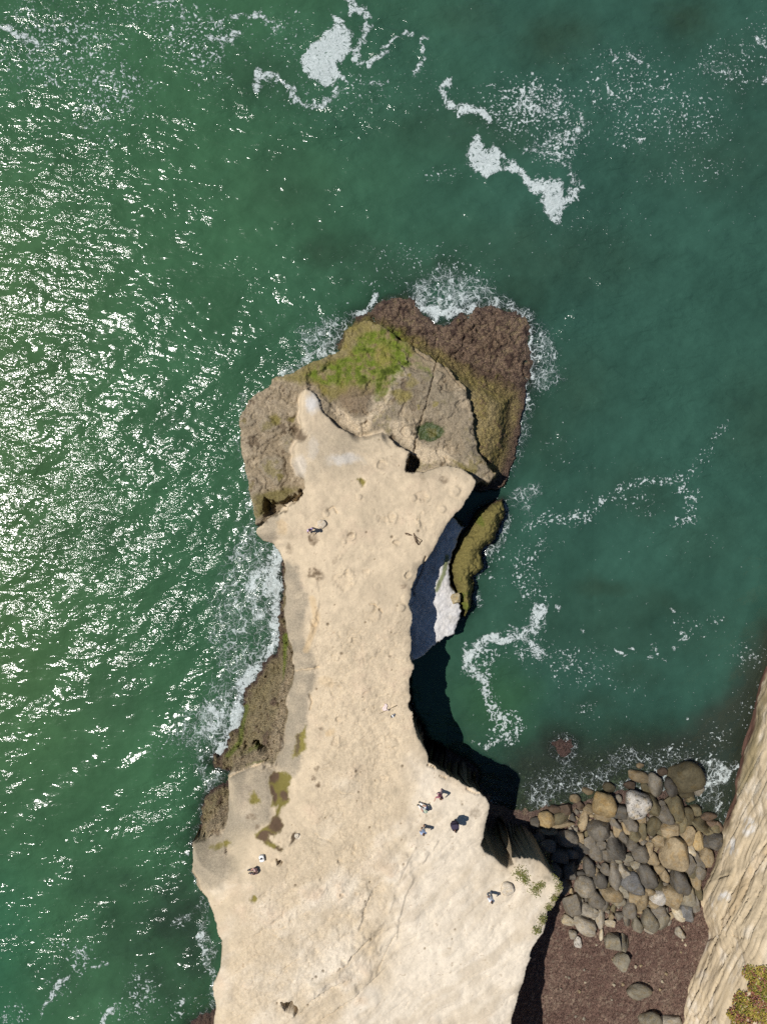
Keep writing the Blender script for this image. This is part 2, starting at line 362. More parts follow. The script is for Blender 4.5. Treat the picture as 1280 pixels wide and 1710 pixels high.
# where the plateau runs down onto the shelf without a step
RAMP = [(598,712),(640,705),(640,745),(600,750)]
PHX, PHY = P(HX, HY, np.clip(ptop, 0, 12))
rr = np.maximum(sm(poly_sd(RAMP, PHX, PHY, 30), -18, 8), sm(poly_sd([(455,668),(497,655),(500,700),(498,800),(470,800)], PHX, PHY, 30), -14, 8))
softp = -2.5 + (ptop + 2.5) * sm(sdP, -1.4, 0.8)
prof = prof * (1 - rr) + np.where(sdP > -1.4, softp, -9) * rr
prof = np.where(sdP > -cw, prof, np.where(rr > .3, prof, -9.0))
facem = (prof >= HZ) & (sdP < 0.02) & (sdP > -cw) & (rr < .1)
HZ = np.maximum(HZ, prof)
onP = sm(sdP, -0.15, 0.2)

PX, PY = P(HX, HY, HZ)                         # where each point of the rock stands in the photograph
qx = PX + 5 * fbm(HX, HY, 0.8, 4, 41) + 2.0 * nC; qy = PY + 5 * fbm(HX, HY, 0.8, 4, 42) + 2.0 * fbm(HX, HY, 4.5, 3, 43)
def mpoly(pl, soft=4.0, m=30): return sm(poly_sd(pl, qx, qy, m), -soft, soft)
def mell(x, y, rx, ry, soft=0.35, warp=True):
    a, b = (qx, qy) if warp else (PX, PY)
    return 1 - sm(np.sqrt(((a - x) / rx) ** 2 + ((b - y) / ry) ** 2), 1 - soft, 1 + soft)
def mline(pl, w, warp=True):
    a, b = (PX + 0.35 * (qx - PX), PY + 0.35 * (qy - PY)) if warp else (PX, PY)
    return 1 - sm(line_d(pl, a, b, w * 4 + 6), w * 0.4, w * 1.3)

# relief details: rings, concretions, pits, cracks, scarps
def ring(x, y, r, h=0.10):
    global HZ
    d = np.hypot((PX - x) * (1 + .2 * math.sin(x)), (PY - y) * (1 + .2 * math.cos(y))) + 0.25 * r * nC + .3 * r * nB
    brk = sm(nB + .8 * np.cos(np.arctan2(PY - y, PX - x) - (x * 7.3 % 6.28)), -.5, .7)
    HZ = HZ + h * brk * np.exp(-((d - r) / (0.2 * r)) ** 2) - 0.55 * h * (1 - sm(d, r * .5, r * 1.0))
def knob(x, y, r, h=0.12):
    global HZ
    d = np.hypot(PX - x, PY - y) + 0.15 * r * nC
    HZ = HZ + h * (1 - sm(d, r * .6, r * 1.1)) - 0.02 * np.exp(-((d - 1.25 * r) / (.2 * r)) ** 2)
def pit(x, y, rx, ry, dep):
    global HZ
    HZ = HZ - dep * mell(x, y, rx, ry, 0.3)
for a in [(703,828,10),(711,868,17),(638,777,9),(654,864,9),(585,894,8),(572,971,16),(616,1020,17),(680,960,9),(595,1070,8),(559,1152,13),(569,1200,8),(592,1416,4.5),
          (589,1426,4),(569,1439,5.5),(539,1468,5),(536,1480,9),(570,1495,6),(596,1492,4),(640,868,6),(662,905,8),(523,1040,7),(610,955,7),(560,1240,8),(640,1300,7)]:
    ring(a[0], a[1], a[2], 0.13 + 0.04 * random.random())
for a in [(680,1000,9),(616,1015,10),(690,832,6),(738,850,7),(760,820,9),(545,858,6),(600,830,5),(575,905,4),(670,1015,7),(655,1240,9),(590,1290,8)]:
    knob(a[0], a[1], a[2], 0.13)
rng = random.Random(3)
for i in range(16):
    x = rng.uniform(480, 690); y = rng.uniform(800, 1650)
    (ring if rng.random() < .5 else knob)(x, y, rng.uniform(3, 7), rng.uniform(.03, .07))
pit(719, 721, 25, 19, 0.42); pit(456, 701, 11, 11, 0.15); pit(485, 699, 6, 7, 0.12); pit(502, 725, 10, 13, 0.15); pit(603, 805, 6, 6, 0.2); pit(741, 803, 9, 6, .06)
pit(590, 620, 10, 8, .12); pit(580, 625, 22, 12, .10); pit(421, 1501, 7, 7, 0.15)
# notch under the north scarp, sea cave in the west reef, two holes in the top
HZ = np.where(HZ > -1, HZ - 2.2 * mpoly([(683,757),(689,760),(703,769),(702,781),(690,784),(679,784)], 2.5), HZ)
HZ = np.where(HZ > -1, HZ - 2.0 * mpoly([(421,1238),(432,1237),(440,1248),(450,1252),(446,1259),(436,1255),(428,1246)], 2.0), HZ)
HZ = HZ - 1.8 * mpoly([(469,1675),(476,1676),(486,1676),(499,1687),(495,1698),(488,1692),(476,1688)], 1.5)
HZ = HZ - 1.2 * mpoly([(464,1436),(470,1437),(475,1441),(472,1444),(467,1441)], 1.2)
HZ = HZ - 1.6 * mpoly([(439,833),(452,838),(470,840),(497,822),(503,815),(503,822),(480,846),(462,858),(445,862),(440,850)], 3) * sm(HZ, .5, 1.5)
def groove(pl, w, dep, warp=True):
    global HZ
    HZ = HZ - dep * mline(pl, w, warp) * sm(HZ, 0.3, 0.8)
groove([(737,575),(730,600),(722,635),(713,668),(703,705),(693,738),(690,760)], 1.6, 0.28)
groove([(382,1299),(405,1289),(425,1279),(446,1270)], 2.0, 0.35)
groove([(488,1123),(510,1118),(532,1113)], 1.5, 0.25)
groove([(685,570),(694,588),(708,596),(722,602)], 1.6, 0.25); groove([(738,606),(748,620),(762,638),(776,652)], 1.6, 0.25)
groove([(640,1022),(626,1008),(618,1008)], 1.3, 0.2); groove([(518,1160),(522,1172),(518,1185)], 2, 0.2)
groove([(527,1392),(535,1400),(552,1406)], 1.2, 0.12); groove([(560,1318),(572,1325),(588,1325)], 1.2, .12); groove([(548,853),(556,846),(562,858)], 1.3, .15)
groove([(712,930),(703,955),(690,985),(692,995)], 1.6, .35)
groove([(780,1316),(800,1326)], 2, .3); groove([(713,1278),(725,1283)], 1.6, .35); groove([(735,1297),(745,1300)], 1.6, .3)
def scarp(pl, h, wid):                        # a low step, its high side left of the line's direction
    global HZ
    a = np.asarray(pl, float); best = np.full(PX.shape, 1e9); sg = np.zeros(PX.shape)
    sel = (PX > a[:, 0].min() - 60) & (PX < a[:, 0].max() + 60) & (PY > a[:, 1].min() - 60) & (PY < a[:, 1].max() + 60)
    x = PX[sel] + .6 * (qx - PX)[sel]; y = PY[sel] + .6 * (qy - PY)[sel]; b = best[sel]; s = sg[sel]
    for i in range(len(a) - 1):
        d2, _ = seg_d2(x, y, a[i][0], a[i][1], a[i + 1][0], a[i + 1][1])
        cr = (a[i + 1][0] - a[i][0]) * (y - a[i][1]) - (a[i + 1][1] - a[i][1]) * (x - a[i][0])
        u = d2 < b; b = np.where(u, d2, b); s = np.where(u, np.sign(cr), s)
    d = np.sqrt(b); HZ[sel] += h * sm(nB[sel] + .7 * nD[sel], -.5, .6) * np.exp(-d / wid) * np.where(s > 0, 1, 0) * sm(d, 0, 2.0) * onP[sel]
for gl2 in ([(616,1570),(590,1595),(580,1612),(562,1620)], [(572,1640),(536,1660),(510,1682)], [(625,1632),(592,1666),(560,1688),(536,1702)], [(618,1500),(605,1530)], [(660,1560),(640,1600),(628,1625)], [(470,1620),(500,1600)], [(455,1560),(472,1572)]): groove(gl2, 1.0, .10)
scarp([(616,1570),(590,1595),(580,1612),(562,1620)], .24, 18); scarp([(572,1640),(536,1660),(510,1682),(500,1690)], .32, 18)
scarp([(625,1632),(592,1666),(560,1688),(536,1702)], .26, 16); scarp([(618,1500),(605,1530),(598,1555)], .22, 14)
scarp([(690,1420),(668,1470),(650,1530),(640,1580),(615,1640)], .10, 22); scarp([(735,1405),(700,1450),(676,1500),(662,1560)], .16, 30)
scarp([(524,1060),(532,1085),(526,1112)], .2, 10); scarp([(520,1250),(516,1290),(522,1320)], .12, 12); scarp([(529,960),(535,1000),(526,1040)], .16, 12)
# rougher surface near the middle-south where the rock is pocked
pk = mpoly([(520,1040),(690,1040),(680,1220),(650,1330),(640,1500),(560,1700),(380,1700),(400,1500),(520,1380)], 30, 80)
rdg = 1 - np.abs(fbm(HX + .4 * nB, HY + .4 * nD, .9, 4, 63)); rdg2 = 1 - np.abs(fbm(HX, HY, 2.2, 3, 64))
HZ = HZ + onP * (.25 + .75 * pk) * (0.032 * fbm(HX, HY, 2.6, 3, 61) + 0.012 * fbm(HX, HY, 6, 2, 62) - .07 * sm(rdg, .86, 1.0) - .04 * sm(rdg2, .88, 1.0))
HZ = HZ + (1 - onP) * sm(HZ, .2, .6) * (.05 * fbm(HX, HY, 3, 3, 65) + .03 * fbm(HX, HY, 7, 2, 66) - .06 * sm(rdg2, .86, 1.0))

# ---- colour of the rock (its own, unlit)
SAND = np.array((0.53, 0.428, 0.295)); CREAM = np.array((0.615, 0.535, 0.42)); PEACH = np.array((0.56, 0.43, 0.30)); GREYT = np.array((0.265, 0.208, 0.135))
GREY = np.array((0.255, 0.21, 0.145)); OLIV = np.array((0.15, 0.125, 0.035)); GRN = np.array((0.11, 0.135, 0.022)); LGRN = np.array((0.125, 0.165, 0.02))
BROWN = np.array((0.105, 0.068, 0.045)); DKBR = np.array((0.055, 0.032, 0.026)); STAIN = np.array((0.14, 0.10, 0.062)); GUANO = np.array((0.56, 0.545, 0.52)); DPOOL = np.array((0.05, 0.07, 0.018))
C = np.zeros(HX.shape + (3,)) + GREYT
rug = np.full(HX.shape, 0.35); wet = np.zeros(HX.shape)
low = 1 - sm(HZ, 0.6, 1.4)
C = mix(C, OLIV * 1.0, sm(HZ + .3 * nB, 2.4, 1.2)); C = mix(C, BROWN, sm(HZ + 0.4 * nB, 1.15, 0.55)); C = mix(C, DKBR, sm(HZ + .2 * nC, 0.45, 0.0))
rug = np.maximum(rug, sm(HZ, 1.9, 0.9)); wet = sm(HZ, .9, .3) * .6
# shelf colours
mtS = fbm(HX, HY, 2.4, 4, 79)
sh = sm(sdS, -0.1, 0.15) * (1 - onP)
C = mix(C, mix(mix(np.zeros_like(C) + GREYT, GREY, sm(nD, -.3, .6)), SAND * .62, sm(nB + nA, .0, 1.0) * .8), sh)
C = mix(C, STAIN * .8, sh * sm(nB, .60, .74) * .75); C = mix(C, SAND * .85, sh * sm(-nB + .5 * mtS + .3 * nA, .25, .95) * .6); C = mix(C, OLIV * 1.3, sh * sm(nD - .5 * mtS, .55, 1.0) * .5)
rug = rug * (1 - .8 * sh) + .38 * sh
C = mix(C, OLIV * 1.25, mpoly([(462,632),(480,625),(505,617),(515,607),(540,595),(560,585),(572,570),(580,545),(590,535),(615,530),(645,545),(680,570),(697,590),(668,602),(640,660),(580,660),(548,668),(520,640),(500,640)], 7) * (.75 + .25 * nB))
C = mix(C, STAIN * 1.3, mpoly([(565,660),(580,648),(625,650),(620,672),(612,690),(590,692),(575,680)], 6) * .7)
gm = mpoly([(510,630),(530,615),(560,605),(590,595),(600,565),(625,552),(650,545),(668,556),(676,580),(690,598),(716,608),(722,625),(690,610),(668,625),(652,650),(642,672),(628,668),(625,645),(615,635),(600,645),(575,640),(540,640)], 6)
g5 = fbm(HX, HY, 2.2, 4, 69)
C = mix(C, LGRN, gm * np.clip(.70 + .9 * g5, 0, 1)); C = mix(C, GRN * .5, gm * sm(g5 + .5 * nD, .1, .9) * .85); C = mix(C, STAIN * 1.4, gm * sm(-g5 + nB * .4, .45, 1.0) * .6)
C = mix(C, OLIV * 1.6, mell(638, 595, 14, 18) * .6)
C = mix(C, SAND, mpoly([(552,672),(575,690),(600,697),(618,690),(640,668),(655,645),(650,672),(632,690),(612,715),(590,720),(566,705)], 5) * .8)
C = mix(C, SAND * .95, mpoly([(652,706),(668,704),(690,720),(692,745),(720,750),(745,752),(765,770),(745,775),(720,772),(704,770),(690,757),(672,740),(655,722)], 5) * .85)
C = mix(C, GREY * .8, mpoly([(700,612),(730,640),(765,660),(780,690),(788,730),(800,765),(770,765),(745,735),(705,690),(670,680),(680,640)], 8) * .55)
C = mix(C, OLIV * 1.5, np.maximum.reduce([mell(671, 661, 12, 10), mell(687, 640, 9, 7) * .7, mell(725, 676, 4, 4), mell(684, 628, 4, 4), mell(697, 680, 4, 3)]) * .7)
C = mix(C, OLIV, mpoly([(752,765),(775,775),(795,785),(790,790),(770,784)], 4) * .8)
C = mix(C, DPOOL, np.maximum(mell(719, 721, 23, 17, .12), 0)); wet = np.maximum(wet, mell(719, 721, 22, 17, .2)); C = mix(C, OLIV * 1.1, mell(722, 722, 10, 8) * .6)
# olive terrace and mussel beds of the north cape
om = mpoly(OLIVE, 8) * (1 - sh) * (1 - onP)
C = mix(C, np.array((0.235, 0.185, 0.07)), om * np.clip(.8 + .35 * nB, 0, 1)); C = mix(C, BROWN * 1.3, om * sm(nB + nC, .3, 1.1) * .7)
bm_ = mpoly([(615,520),(640,500),(680,494),(700,510),(720,540),(755,535),(800,510),(860,515),(886,540),(886,610),(878,635),(860,640),(835,625),(800,610),(760,600),(735,580),(700,565),(665,545),(640,535)], 8)
C = mix(C, np.array((0.185, 0.125, 0.085)), bm_ * .9); C = mix(C, DKBR, bm_ * sm(.6 * nB + .9 * fbm(HX, HY, 3.2, 3, 88) + .5 * nD, .05, .9) * .85); C = mix(C, np.array((0.22, 0.17, 0.09)), bm_ * sm(-nB - nC, .35, 1.2) * .6)
rug = np.maximum(rug, np.maximum(om * .8, bm_))
# west reefs
wr = np.maximum(sm(sdW1, -.1, .2), sm(sdW2, -.1, .2)) * (1 - onP); rug = np.maximum(rug, wr * .9)
C = mix(C, np.array((0.225, 0.18, 0.10)), wr * .85 * sm(HZ, .25, .7)); C = mix(C, DKBR * 1.6, wr * sm(nB + nD, .3, 1.0) * .7)
C = mix(C, GRN * 1.1, wr * np.maximum.reduce([mline([(476,1062),(478,1100),(477,1140),(470,1170)], 5), mline([(412,1180),(404,1210),(400,1240),(380,1262)], 5) * .8, mpoly([(400,1262),(430,1240),(460,1262),(445,1268),(415,1276)], 4) * .8]))
# plateau colours
pl = mix(np.zeros_like(C) + SAND, CREAM, sm(.7 * nA + .5 * nD + (PY - 1260) / 420 + (PX - 620) / 420, .2, 1.4))
pl = mix(pl, PEACH, sm(nD * .8 + nB * .4, .15, 1.0) * .7); pl = mix(pl, GREY * 1.45, sm(-nA * .8 + .7 * nB, .45, 1.2) * .45)
pl = mix(pl, CREAM * 1.04, mpoly([(690,1270),(740,1300),(820,1345),(808,1412),(860,1465),(940,1490),(900,1560),(860,1710),(640,1710),(650,1600),(680,1480),(700,1400)], 30, 80) * .8)
pl = mix(pl, CREAM * 1.05, np.maximum(mline([(720,1290),(690,1360),(690,1430),(660,1520),(640,1600)], 14), 0) * .35)
mt = fbm(HX, HY, 1.8, 4, 67); mt2 = fbm(HX, HY, 5.5, 2, 68)
pl = pl * (1 + .10 * mt + .07 * mt2 * (.4 + .6 * pk))[..., None]; pl = mix(pl, GREY * 1.6, sm(mt + .5 * nD, .55, 1.2) * .3 * (.3 + .7 * pk)); pl = mix(pl, STAIN * 1.8, sm(mt2 + .3 * mt, 1.0, 1.25) * .55)
bu = HX * .82 + HY * .57; bvv = -HX * .57 + HY * .82          # worn bedding bands run NE-SW across the southern top
bnd = fbm(bu * .16 + .15 * nD, bvv * 1.0 + .5 * nA, 1.3, 4, 77); bn2 = fbm(bu * .5, bvv * 1.6 + .6 * nA, .5, 3, 78)
so = sm(PY, 1250, 1480)
pl = mix(pl, SAND * .86, sm(bnd, .1, .8) * .40 * so); pl = mix(pl, CREAM * 1.08, sm(-bnd - .3 * bn2, .2, .9) * .35 * so); pl = mix(pl, SAND * .80, sm(bn2 + .4 * nA, .15, .8) * .45)
HZ = HZ + onP * so * (.06 * bnd - .05 * sm(np.abs(bnd), .10, .0))
rp_ = random.Random(12)
for i_ in range(70):
    x_, y_ = rp_.uniform(430, 780), rp_.uniform(660, 1690); r_ = rp_.choice([1.2, 1.3, 1.5, 1.8, 2.4]); sl_ = (np.abs(PX - x_) < 9) & (np.abs(PY - y_) < 9)
    d_ = np.hypot(PX[sl_] - x_, PY[sl_] - y_); k_ = 1 - sm(d_, r_ * .6, r_ * 1.3); pl[sl_] = mix(pl[sl_], STAIN * .8, k_ * .8); HZ[sl_] -= .10 * k_ * onP[sl_]
gw = np.maximum.reduce([mpoly([(475,935),(500,945),(512,1000),(505,1060),(528,1112),(505,1118),(490,1120),(487,1080),(470,1050),(465,980)], 5) * .9,
   mpoly([(490,1122),(525,1116),(530,1140),(515,1170),(515,1205),(508,1260),(495,1300),(470,1290),(445,1272),(470,1240),(480,1170)], 6) * .85,
   mpoly([(385,1296),(440,1274),(460,1285),(450,1340),(455,1370),(400,1400),(380,1420),(395,1440),(380,1470),(350,1490),(335,1482),(318,1450),(318,1400),(370,1390),(382,1340)], 8) * .75,
   mpoly([(428,893),(445,868),(470,850),(465,880),(455,912)], 4) * .7,
   mpoly([(510,720),(560,715),(600,735),(625,728),(600,760),(560,770),(530,800),(505,800)], 14, 40) * .35,
   mpoly([(360,1570),(380,1560),(384,1600),(376,1616),(366,1612)], 4) * .35])
pl = mix(pl, GREY * 1.35, sm(nA * .6 + .6 * nD + (900 - PY) / 500, .1, .9) * .35); pl = mix(pl, np.array((0.265, 0.225, 0.165)), gw * np.clip(.85 + .3 * nB, 0, 1))
pl = mix(pl, GREY * 1.5, mpoly([(385,1395),(400,1380),(420,1390),(410,1430),(395,1470),(385,1440)], 8) * .6 + mell(590, 740, 35, 14) * .35 + mell(640, 725, 16, 14) * .4)
pl = mix(pl, GUANO, np.maximum.reduce([mell(523, 672, 12, 16, .6) * .8, mell(575, 768, 26, 8, .6) * .5, mell(520, 750, 9, 18) * .2, mell(500, 780, 12, 18) * .3]))
pl = mix(pl, np.array((.50, .36, .20)), np.maximum.reduce([mline([(520,1000),(528,1030),(520,1060),(510,1085)], 6) * .6, mell(548, 1221, 8, 6) * .6, mell(470, 880, 8, 14) * .5, mell(545, 1140, 14, 10) * .35]))
st = np.maximum.reduce([mell(523, 903, 7, 11), mell(528, 959, 13, 9), mell(481, 916, 5, 9) * .6, mell(677, 981, 7, 4) * .7, mell(560, 937, 6, 4) * .5, mell(650, 1095, 2.5, 2.5), mell(531, 1285, 5, 5), mell(525, 1300, 4, 4),
   mell(533, 1311, 6, 5), mell(741, 803, 9, 6) * .7, mell(705, 794, 5, 7) * .4, mell(585, 894, 4, 4) * .8, mell(795, 1358, 8, 6) * .5, mell(773, 1338, 4, 4) * .5, mell(548, 853, 4, 6) * .5, mell(532, 1216, 3, 3), mell(362, 1414, 6, 5), mell(422, 1363, 8, 5) * .7, mell(430, 1380, 5, 4) * .7, mell(697, 1500, 4, 3) * .3])
pl = mix(pl, STAIN * 1.1, st * np.clip(.75 + .5 * nC, 0, 1))
bs = mpoly([(454,1291),(484,1290),(489,1300),(484,1316),(480,1339),(471,1349),(467,1360),(474,1372),(461,1391),(451,1401),(476,1418),(471,1421),(451,1413),(438,1404),(425,1398),(426,1390),(444,1385),(453,1375),(461,1360),(461,1345),(448,1342),(451,1322)], 2.5)
pl = mix(pl, OLIV * 1.15, bs); pl = mix(pl, np.array((.105, .068, .042)), bs * np.clip(np.maximum.reduce([mell(459, 1299, 10, 9), mell(472, 1332, 9, 8), mell(455, 1325, 5, 14), mell(462, 1375, 14, 16), mell(445, 1398, 18, 8), mell(470, 1416, 9, 5)]), 0, 1))
o2 = mpoly([(510,1214),(513,1230),(515,1247),(497,1263),(490,1267),(493,1244),(498,1227)], 2.5)
pl = mix(pl, OLIV * 1.4, o2); pl = mix(pl, STAIN * .8, o2 * (mell(497, 1235, 6, 26) * .9))
pl = mix(pl, OLIV * 1.35, np.maximum.reduce([mell(425, 1331, 8, 11), mell(366, 1414, 14, 6) * .8, mell(382, 1410, 5, 6), mell(421, 1501, 7, 6), mell(602, 804, 6, 6)])); pl = mix(pl, STAIN * .7, mpoly([(484,1388),(490,1386),(496,1394),(494,1402),(487,1412),(484,1400)], 2)); pl = mix(pl, CREAM * 1.15, mell(496, 1395, 3.5, 4, .3))
pl = mix(pl, OLIV * 1.2, mline([(936,1490),(915,1525),(895,1560)], 7) * sm(nC + nB, -.1, .7) * .55)
pl = mix(pl, GREY * 1.1, mpoly([(857,1434),(901,1442),(930,1462),(930,1475),(890,1460),(862,1452)], 4) * sm(nB, -.2, .5) * .7)
C = mix(C, pl, onP)
rug = rug * (1 - onP) + onP * (.07 + .12 * pk + .25 * gw)
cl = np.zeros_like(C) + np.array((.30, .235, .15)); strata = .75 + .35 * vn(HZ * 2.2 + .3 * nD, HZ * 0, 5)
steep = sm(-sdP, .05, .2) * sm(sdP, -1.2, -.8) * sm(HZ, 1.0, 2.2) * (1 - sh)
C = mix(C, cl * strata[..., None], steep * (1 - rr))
# west shelf spots and guano slab, green ridge
C = mix(C, OLIV * 1.2, np.maximum.reduce([mell(456, 701, 11, 11) * .9, mell(445, 712, 6, 8) * .5, mell(485, 699, 6, 6) * .8, mell(468, 796, 4, 5) * .8]) * sh)
C = mix(C, STAIN * .9, np.maximum(mell(502, 725, 9, 14), mell(498, 718, 6, 6)) * .9 * np.maximum(sh, onP))
C = mix(C, OLIV * .9, mpoly([(425,825),(450,820),(480,812),(500,812),(480,835),(455,845),(440,860),(428,865)], 6) * sh * .8)
sl = sm(sdSl, -.1, .1) * (1 - onP)
C = mix(C, GUANO * np.array((1., 1., 1.02)), sl * np.clip(.9 + .2 * nB, 0, 1)); rug = rug * (1 - sl) + .12 * sl
rg = sm(sdR, -.05, .25) * (1 - onP) * (1 - sl)
C = mix(C, np.array((.16, .135, .045)), rg * sm(HZ, .5, 1.0)); C = mix(C, GRN, rg * sm(nB + .5 * nD, .05, .7) * sm(HZ, .8, 1.4) * .8); C = mix(C, GRN, sl * mline([(746,930),(740,960),(728,985)], 4) * .8)
C = mix(C, DKBR * 1.5, mpoly(ISLET, 5) * .9)
C = np.clip(C, 0.01, .8); wet = np.clip(wet, 0, 1)
gdy, gdx = np.gradient(sdP, hy, hx); gl0 = np.hypot(gdx, gdy) + 1e-6
und = np.where(facem, np.clip((ptop - HZ) / 9, 0, 1) ** .6 * (.75 + .5 * nD) * (1 + .9 * sm(-HY, 19, 22) * (HX > 0)), 0)
HXd = HX + gdx / gl0 * und; HYd = HY + gdy / gl0 * und
head, used = grid_obj('headland', HXd, HYd, HZ, ROCK, HZ > -2.9)
set_col(head, 'col', C, used); set_f(head, 'rug', np.clip(rug, 0, 1), used); set_f(head, 'wet', wet, used)
tag(head, 'long pale sandstone headland with olive and brown reefs around its foot', kind='structure')
def Hh(x, y):
    i = int(np.clip(np.searchsorted(hy, y), 0, len(hy) - 1)); j = int(np.clip(round((x - hx[0]) / .08), 0, len(hx) - 1)); return float(HZ[i, j])
def on_head(px, py, z0=7.0):
    z = z0
    for _ in range(12): x, y = U(px, py, z); z = .5 * z + .5 * Hh(x, y)
    x, y = U(px, py, z); return Vector((x, y, Hh(x, y)))

# ------------------------------------------------------------------ BEACH and sea bed by the cove
bx_ = np.arange(6, 48, 0.16); by_ = np.arange(-70, -10, 0.16)
BX, BY = np.meshgrid(bx_, by_)
SHORE = [(780,1330),(860,1352),(900,1350),(960,1338),(1040,1318),(1100,1322),(1160,1352),(1190,1385),(1240,1392),(1400,1390)]
sw = np.array([U(*p, 0.0) for p in SHORE]); ysh = np.interp(BX, sw[:, 0], sw[:, 1])
off = ysh - BY
b1 = fbm(BX, BY, .5, 4, 71); b2 = fbm(BX, BY, 2.5, 3, 72); b3 = fbm(BX, BY, 7, 2, 73)
BZ = np.where(off > 0, .9 * (1 - np.exp(-off / 5.0)) + .02 * off, off * .10 - np.maximum(0, -off - 4) * .12) + .05 * b1 + .05 * b2 + .025 * b3
BC = np.zeros(BX.shape + (3,)) + np.array((.150, .092, .070))
BC = mix(BC, np.array((.20, .135, .10)), sm(b1 + .6 * b3, -.1, .9)); BC = mix(BC, np.array((.10, .058, .045)), sm(b2 - b3 * .8, .2, 1.0) * .7)
BC = mix(BC, np.array((.26, .20, .15)), sm(b3 + .3 * b2, .55, 1.1) * .8); BC = mix(BC, np.array((.085, .055, .042)), sm(off, 3.0, -1.5))
BC = mix(BC, np.array((.20, .15, .09)), sm(off, -1, .5) * sm(off, 3.5, 1) * sm(b2, .2, .8) * .7)
b4 = fbm(BX, BY, 3.4, 3, 74); BC = mix(BC, np.array((.30, .22, .155)), sm(b4 + .6 * b3, .45, 1.1) * .55); BC = mix(BC, np.array((.075, .04, .034)), sm(-b4 + .5 * b3, .5, 1.1) * .6)
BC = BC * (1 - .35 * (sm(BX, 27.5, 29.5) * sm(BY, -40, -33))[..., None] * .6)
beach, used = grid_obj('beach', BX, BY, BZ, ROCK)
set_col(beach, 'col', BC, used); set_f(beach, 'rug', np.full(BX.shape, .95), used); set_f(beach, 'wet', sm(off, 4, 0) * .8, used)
tag(beach, 'small cove beach covered in red brown kelp wrack', kind='structure')
def Hb(x, y):
    i = int(np.clip(round((y - by_[0]) / .16), 0, len(by_) - 1)); j = int(np.clip(round((x - bx_[0]) / .16), 0, len(bx_) - 1)); return float(BZ[i, j])

# ------------------------------------------------------------------ SEA CLIFF on the right
CB = [(1330,960),(1300,1050),(1284,1112),(1272,1150),(1262,1190),(1252,1230),(1243,1262),(1238,1288),(1232,1305),(1230,1335),(1219,1362),(1207,1388),(1201,1420),(1194,1448),(1181,1468),
      (1168,1490),(1168,1510),(1171,1535),(1165,1560),(1155,1590),(1144,1622),(1140,1660),(1134,1710),(1118,1800),(1110,1900),(1100,2050)]
cb = np.array([U(x, y, .6) for x, y in CB])
L = np.concatenate([[0], np.cumsum(np.hypot(*np.diff(cb, axis=0).T))]); ss = np.arange(0, L[-1], .09)
cxs = np.interp(ss, L, cb[:, 0]); cys = np.interp(ss, L, cb[:, 1])
def smooth1(a, n):
    k = np.ones(2 * n + 1) / (2 * n + 1); return np.convolve(np.pad(a, n, mode='edge'), k, 'valid')
cxs, cys = smooth1(cxs, 5), smooth1(cys, 5)
gx, gy = smooth1(np.gradient(cxs), 45), smooth1(np.gradient(cys), 45); gl_ = np.hypot(gx, gy); nxn, nyn = -gy / gl_, gx / gl_
PD = np.array([-.3, 0, .25, .5, 1.0, 1.8, 2.7, 4.0, 8.0, 16, 40, 120]); PZ = np.array([-1.5, 0, 1.3, 2.3, 4.4, 6.9, 8.5, 9.5, 10.4, 11, 11.6, 12.5])
al = np.concatenate([[0], np.cumsum(np.hypot(np.diff(PD), np.diff(PZ)))])
ta = np.concatenate([np.arange(0, al[8], .09), np.arange(al[8], al[9], .35), np.linspace(al[9], al[-1], 40)])
td, tz = smooth1(np.interp(ta, al, PD), 4), smooth1(np.interp(ta, al, PZ), 4)
S, T = np.meshgrid(ss, np.arange(len(ta)))
KD, KZ = td[T], tz[T]
KX = cxs[np.searchsorted(ss, S)] + nxn[np.searchsorted(ss, S)] * KD * 1.0; KY = cys[np.searchsorted(ss, S)] + nyn[np.searchsorted(ss, S)] * KD
fade = sm(KD, 30, 10)
c1 = fbm(S, KZ * 1.0 + KD, .16, 4, 81); c2 = fbm(S, KZ * 2.2 + KD, .7, 4, 82); c3 = fbm(S * 1.0, KZ * 4 + KD * 2, 1.6, 4, 83)
push = (.55 * c1 + .06 * c2 + .012 * c3) * fade * sm(KZ, -1, .8)
inw = np.stack([nxn[np.searchsorted(ss, S)], nyn[np.searchsorted(ss, S)]], -1)
KX = KX + inw[..., 0] * push; KY = KY + inw[..., 1] * push; KZ = KZ + .25 * c2 * sm(KD, 2, 4) * fade
QX, QY = P(KX, KY, np.minimum(KZ, 30))
wqx = QX + 4 * c2 + 2.0 * c3; wqy = QY + 4 * c1
def kline(pl, w): return 1 - sm(line_d(pl, QX + 1.6 * c3 + 2.0 * c2, QY, w * 4 + 8), w * .35, w * 1.3)
def z7(*pts): return [(1120 + x / 5.52, 1400 + y / 5.52) for x, y in pts]
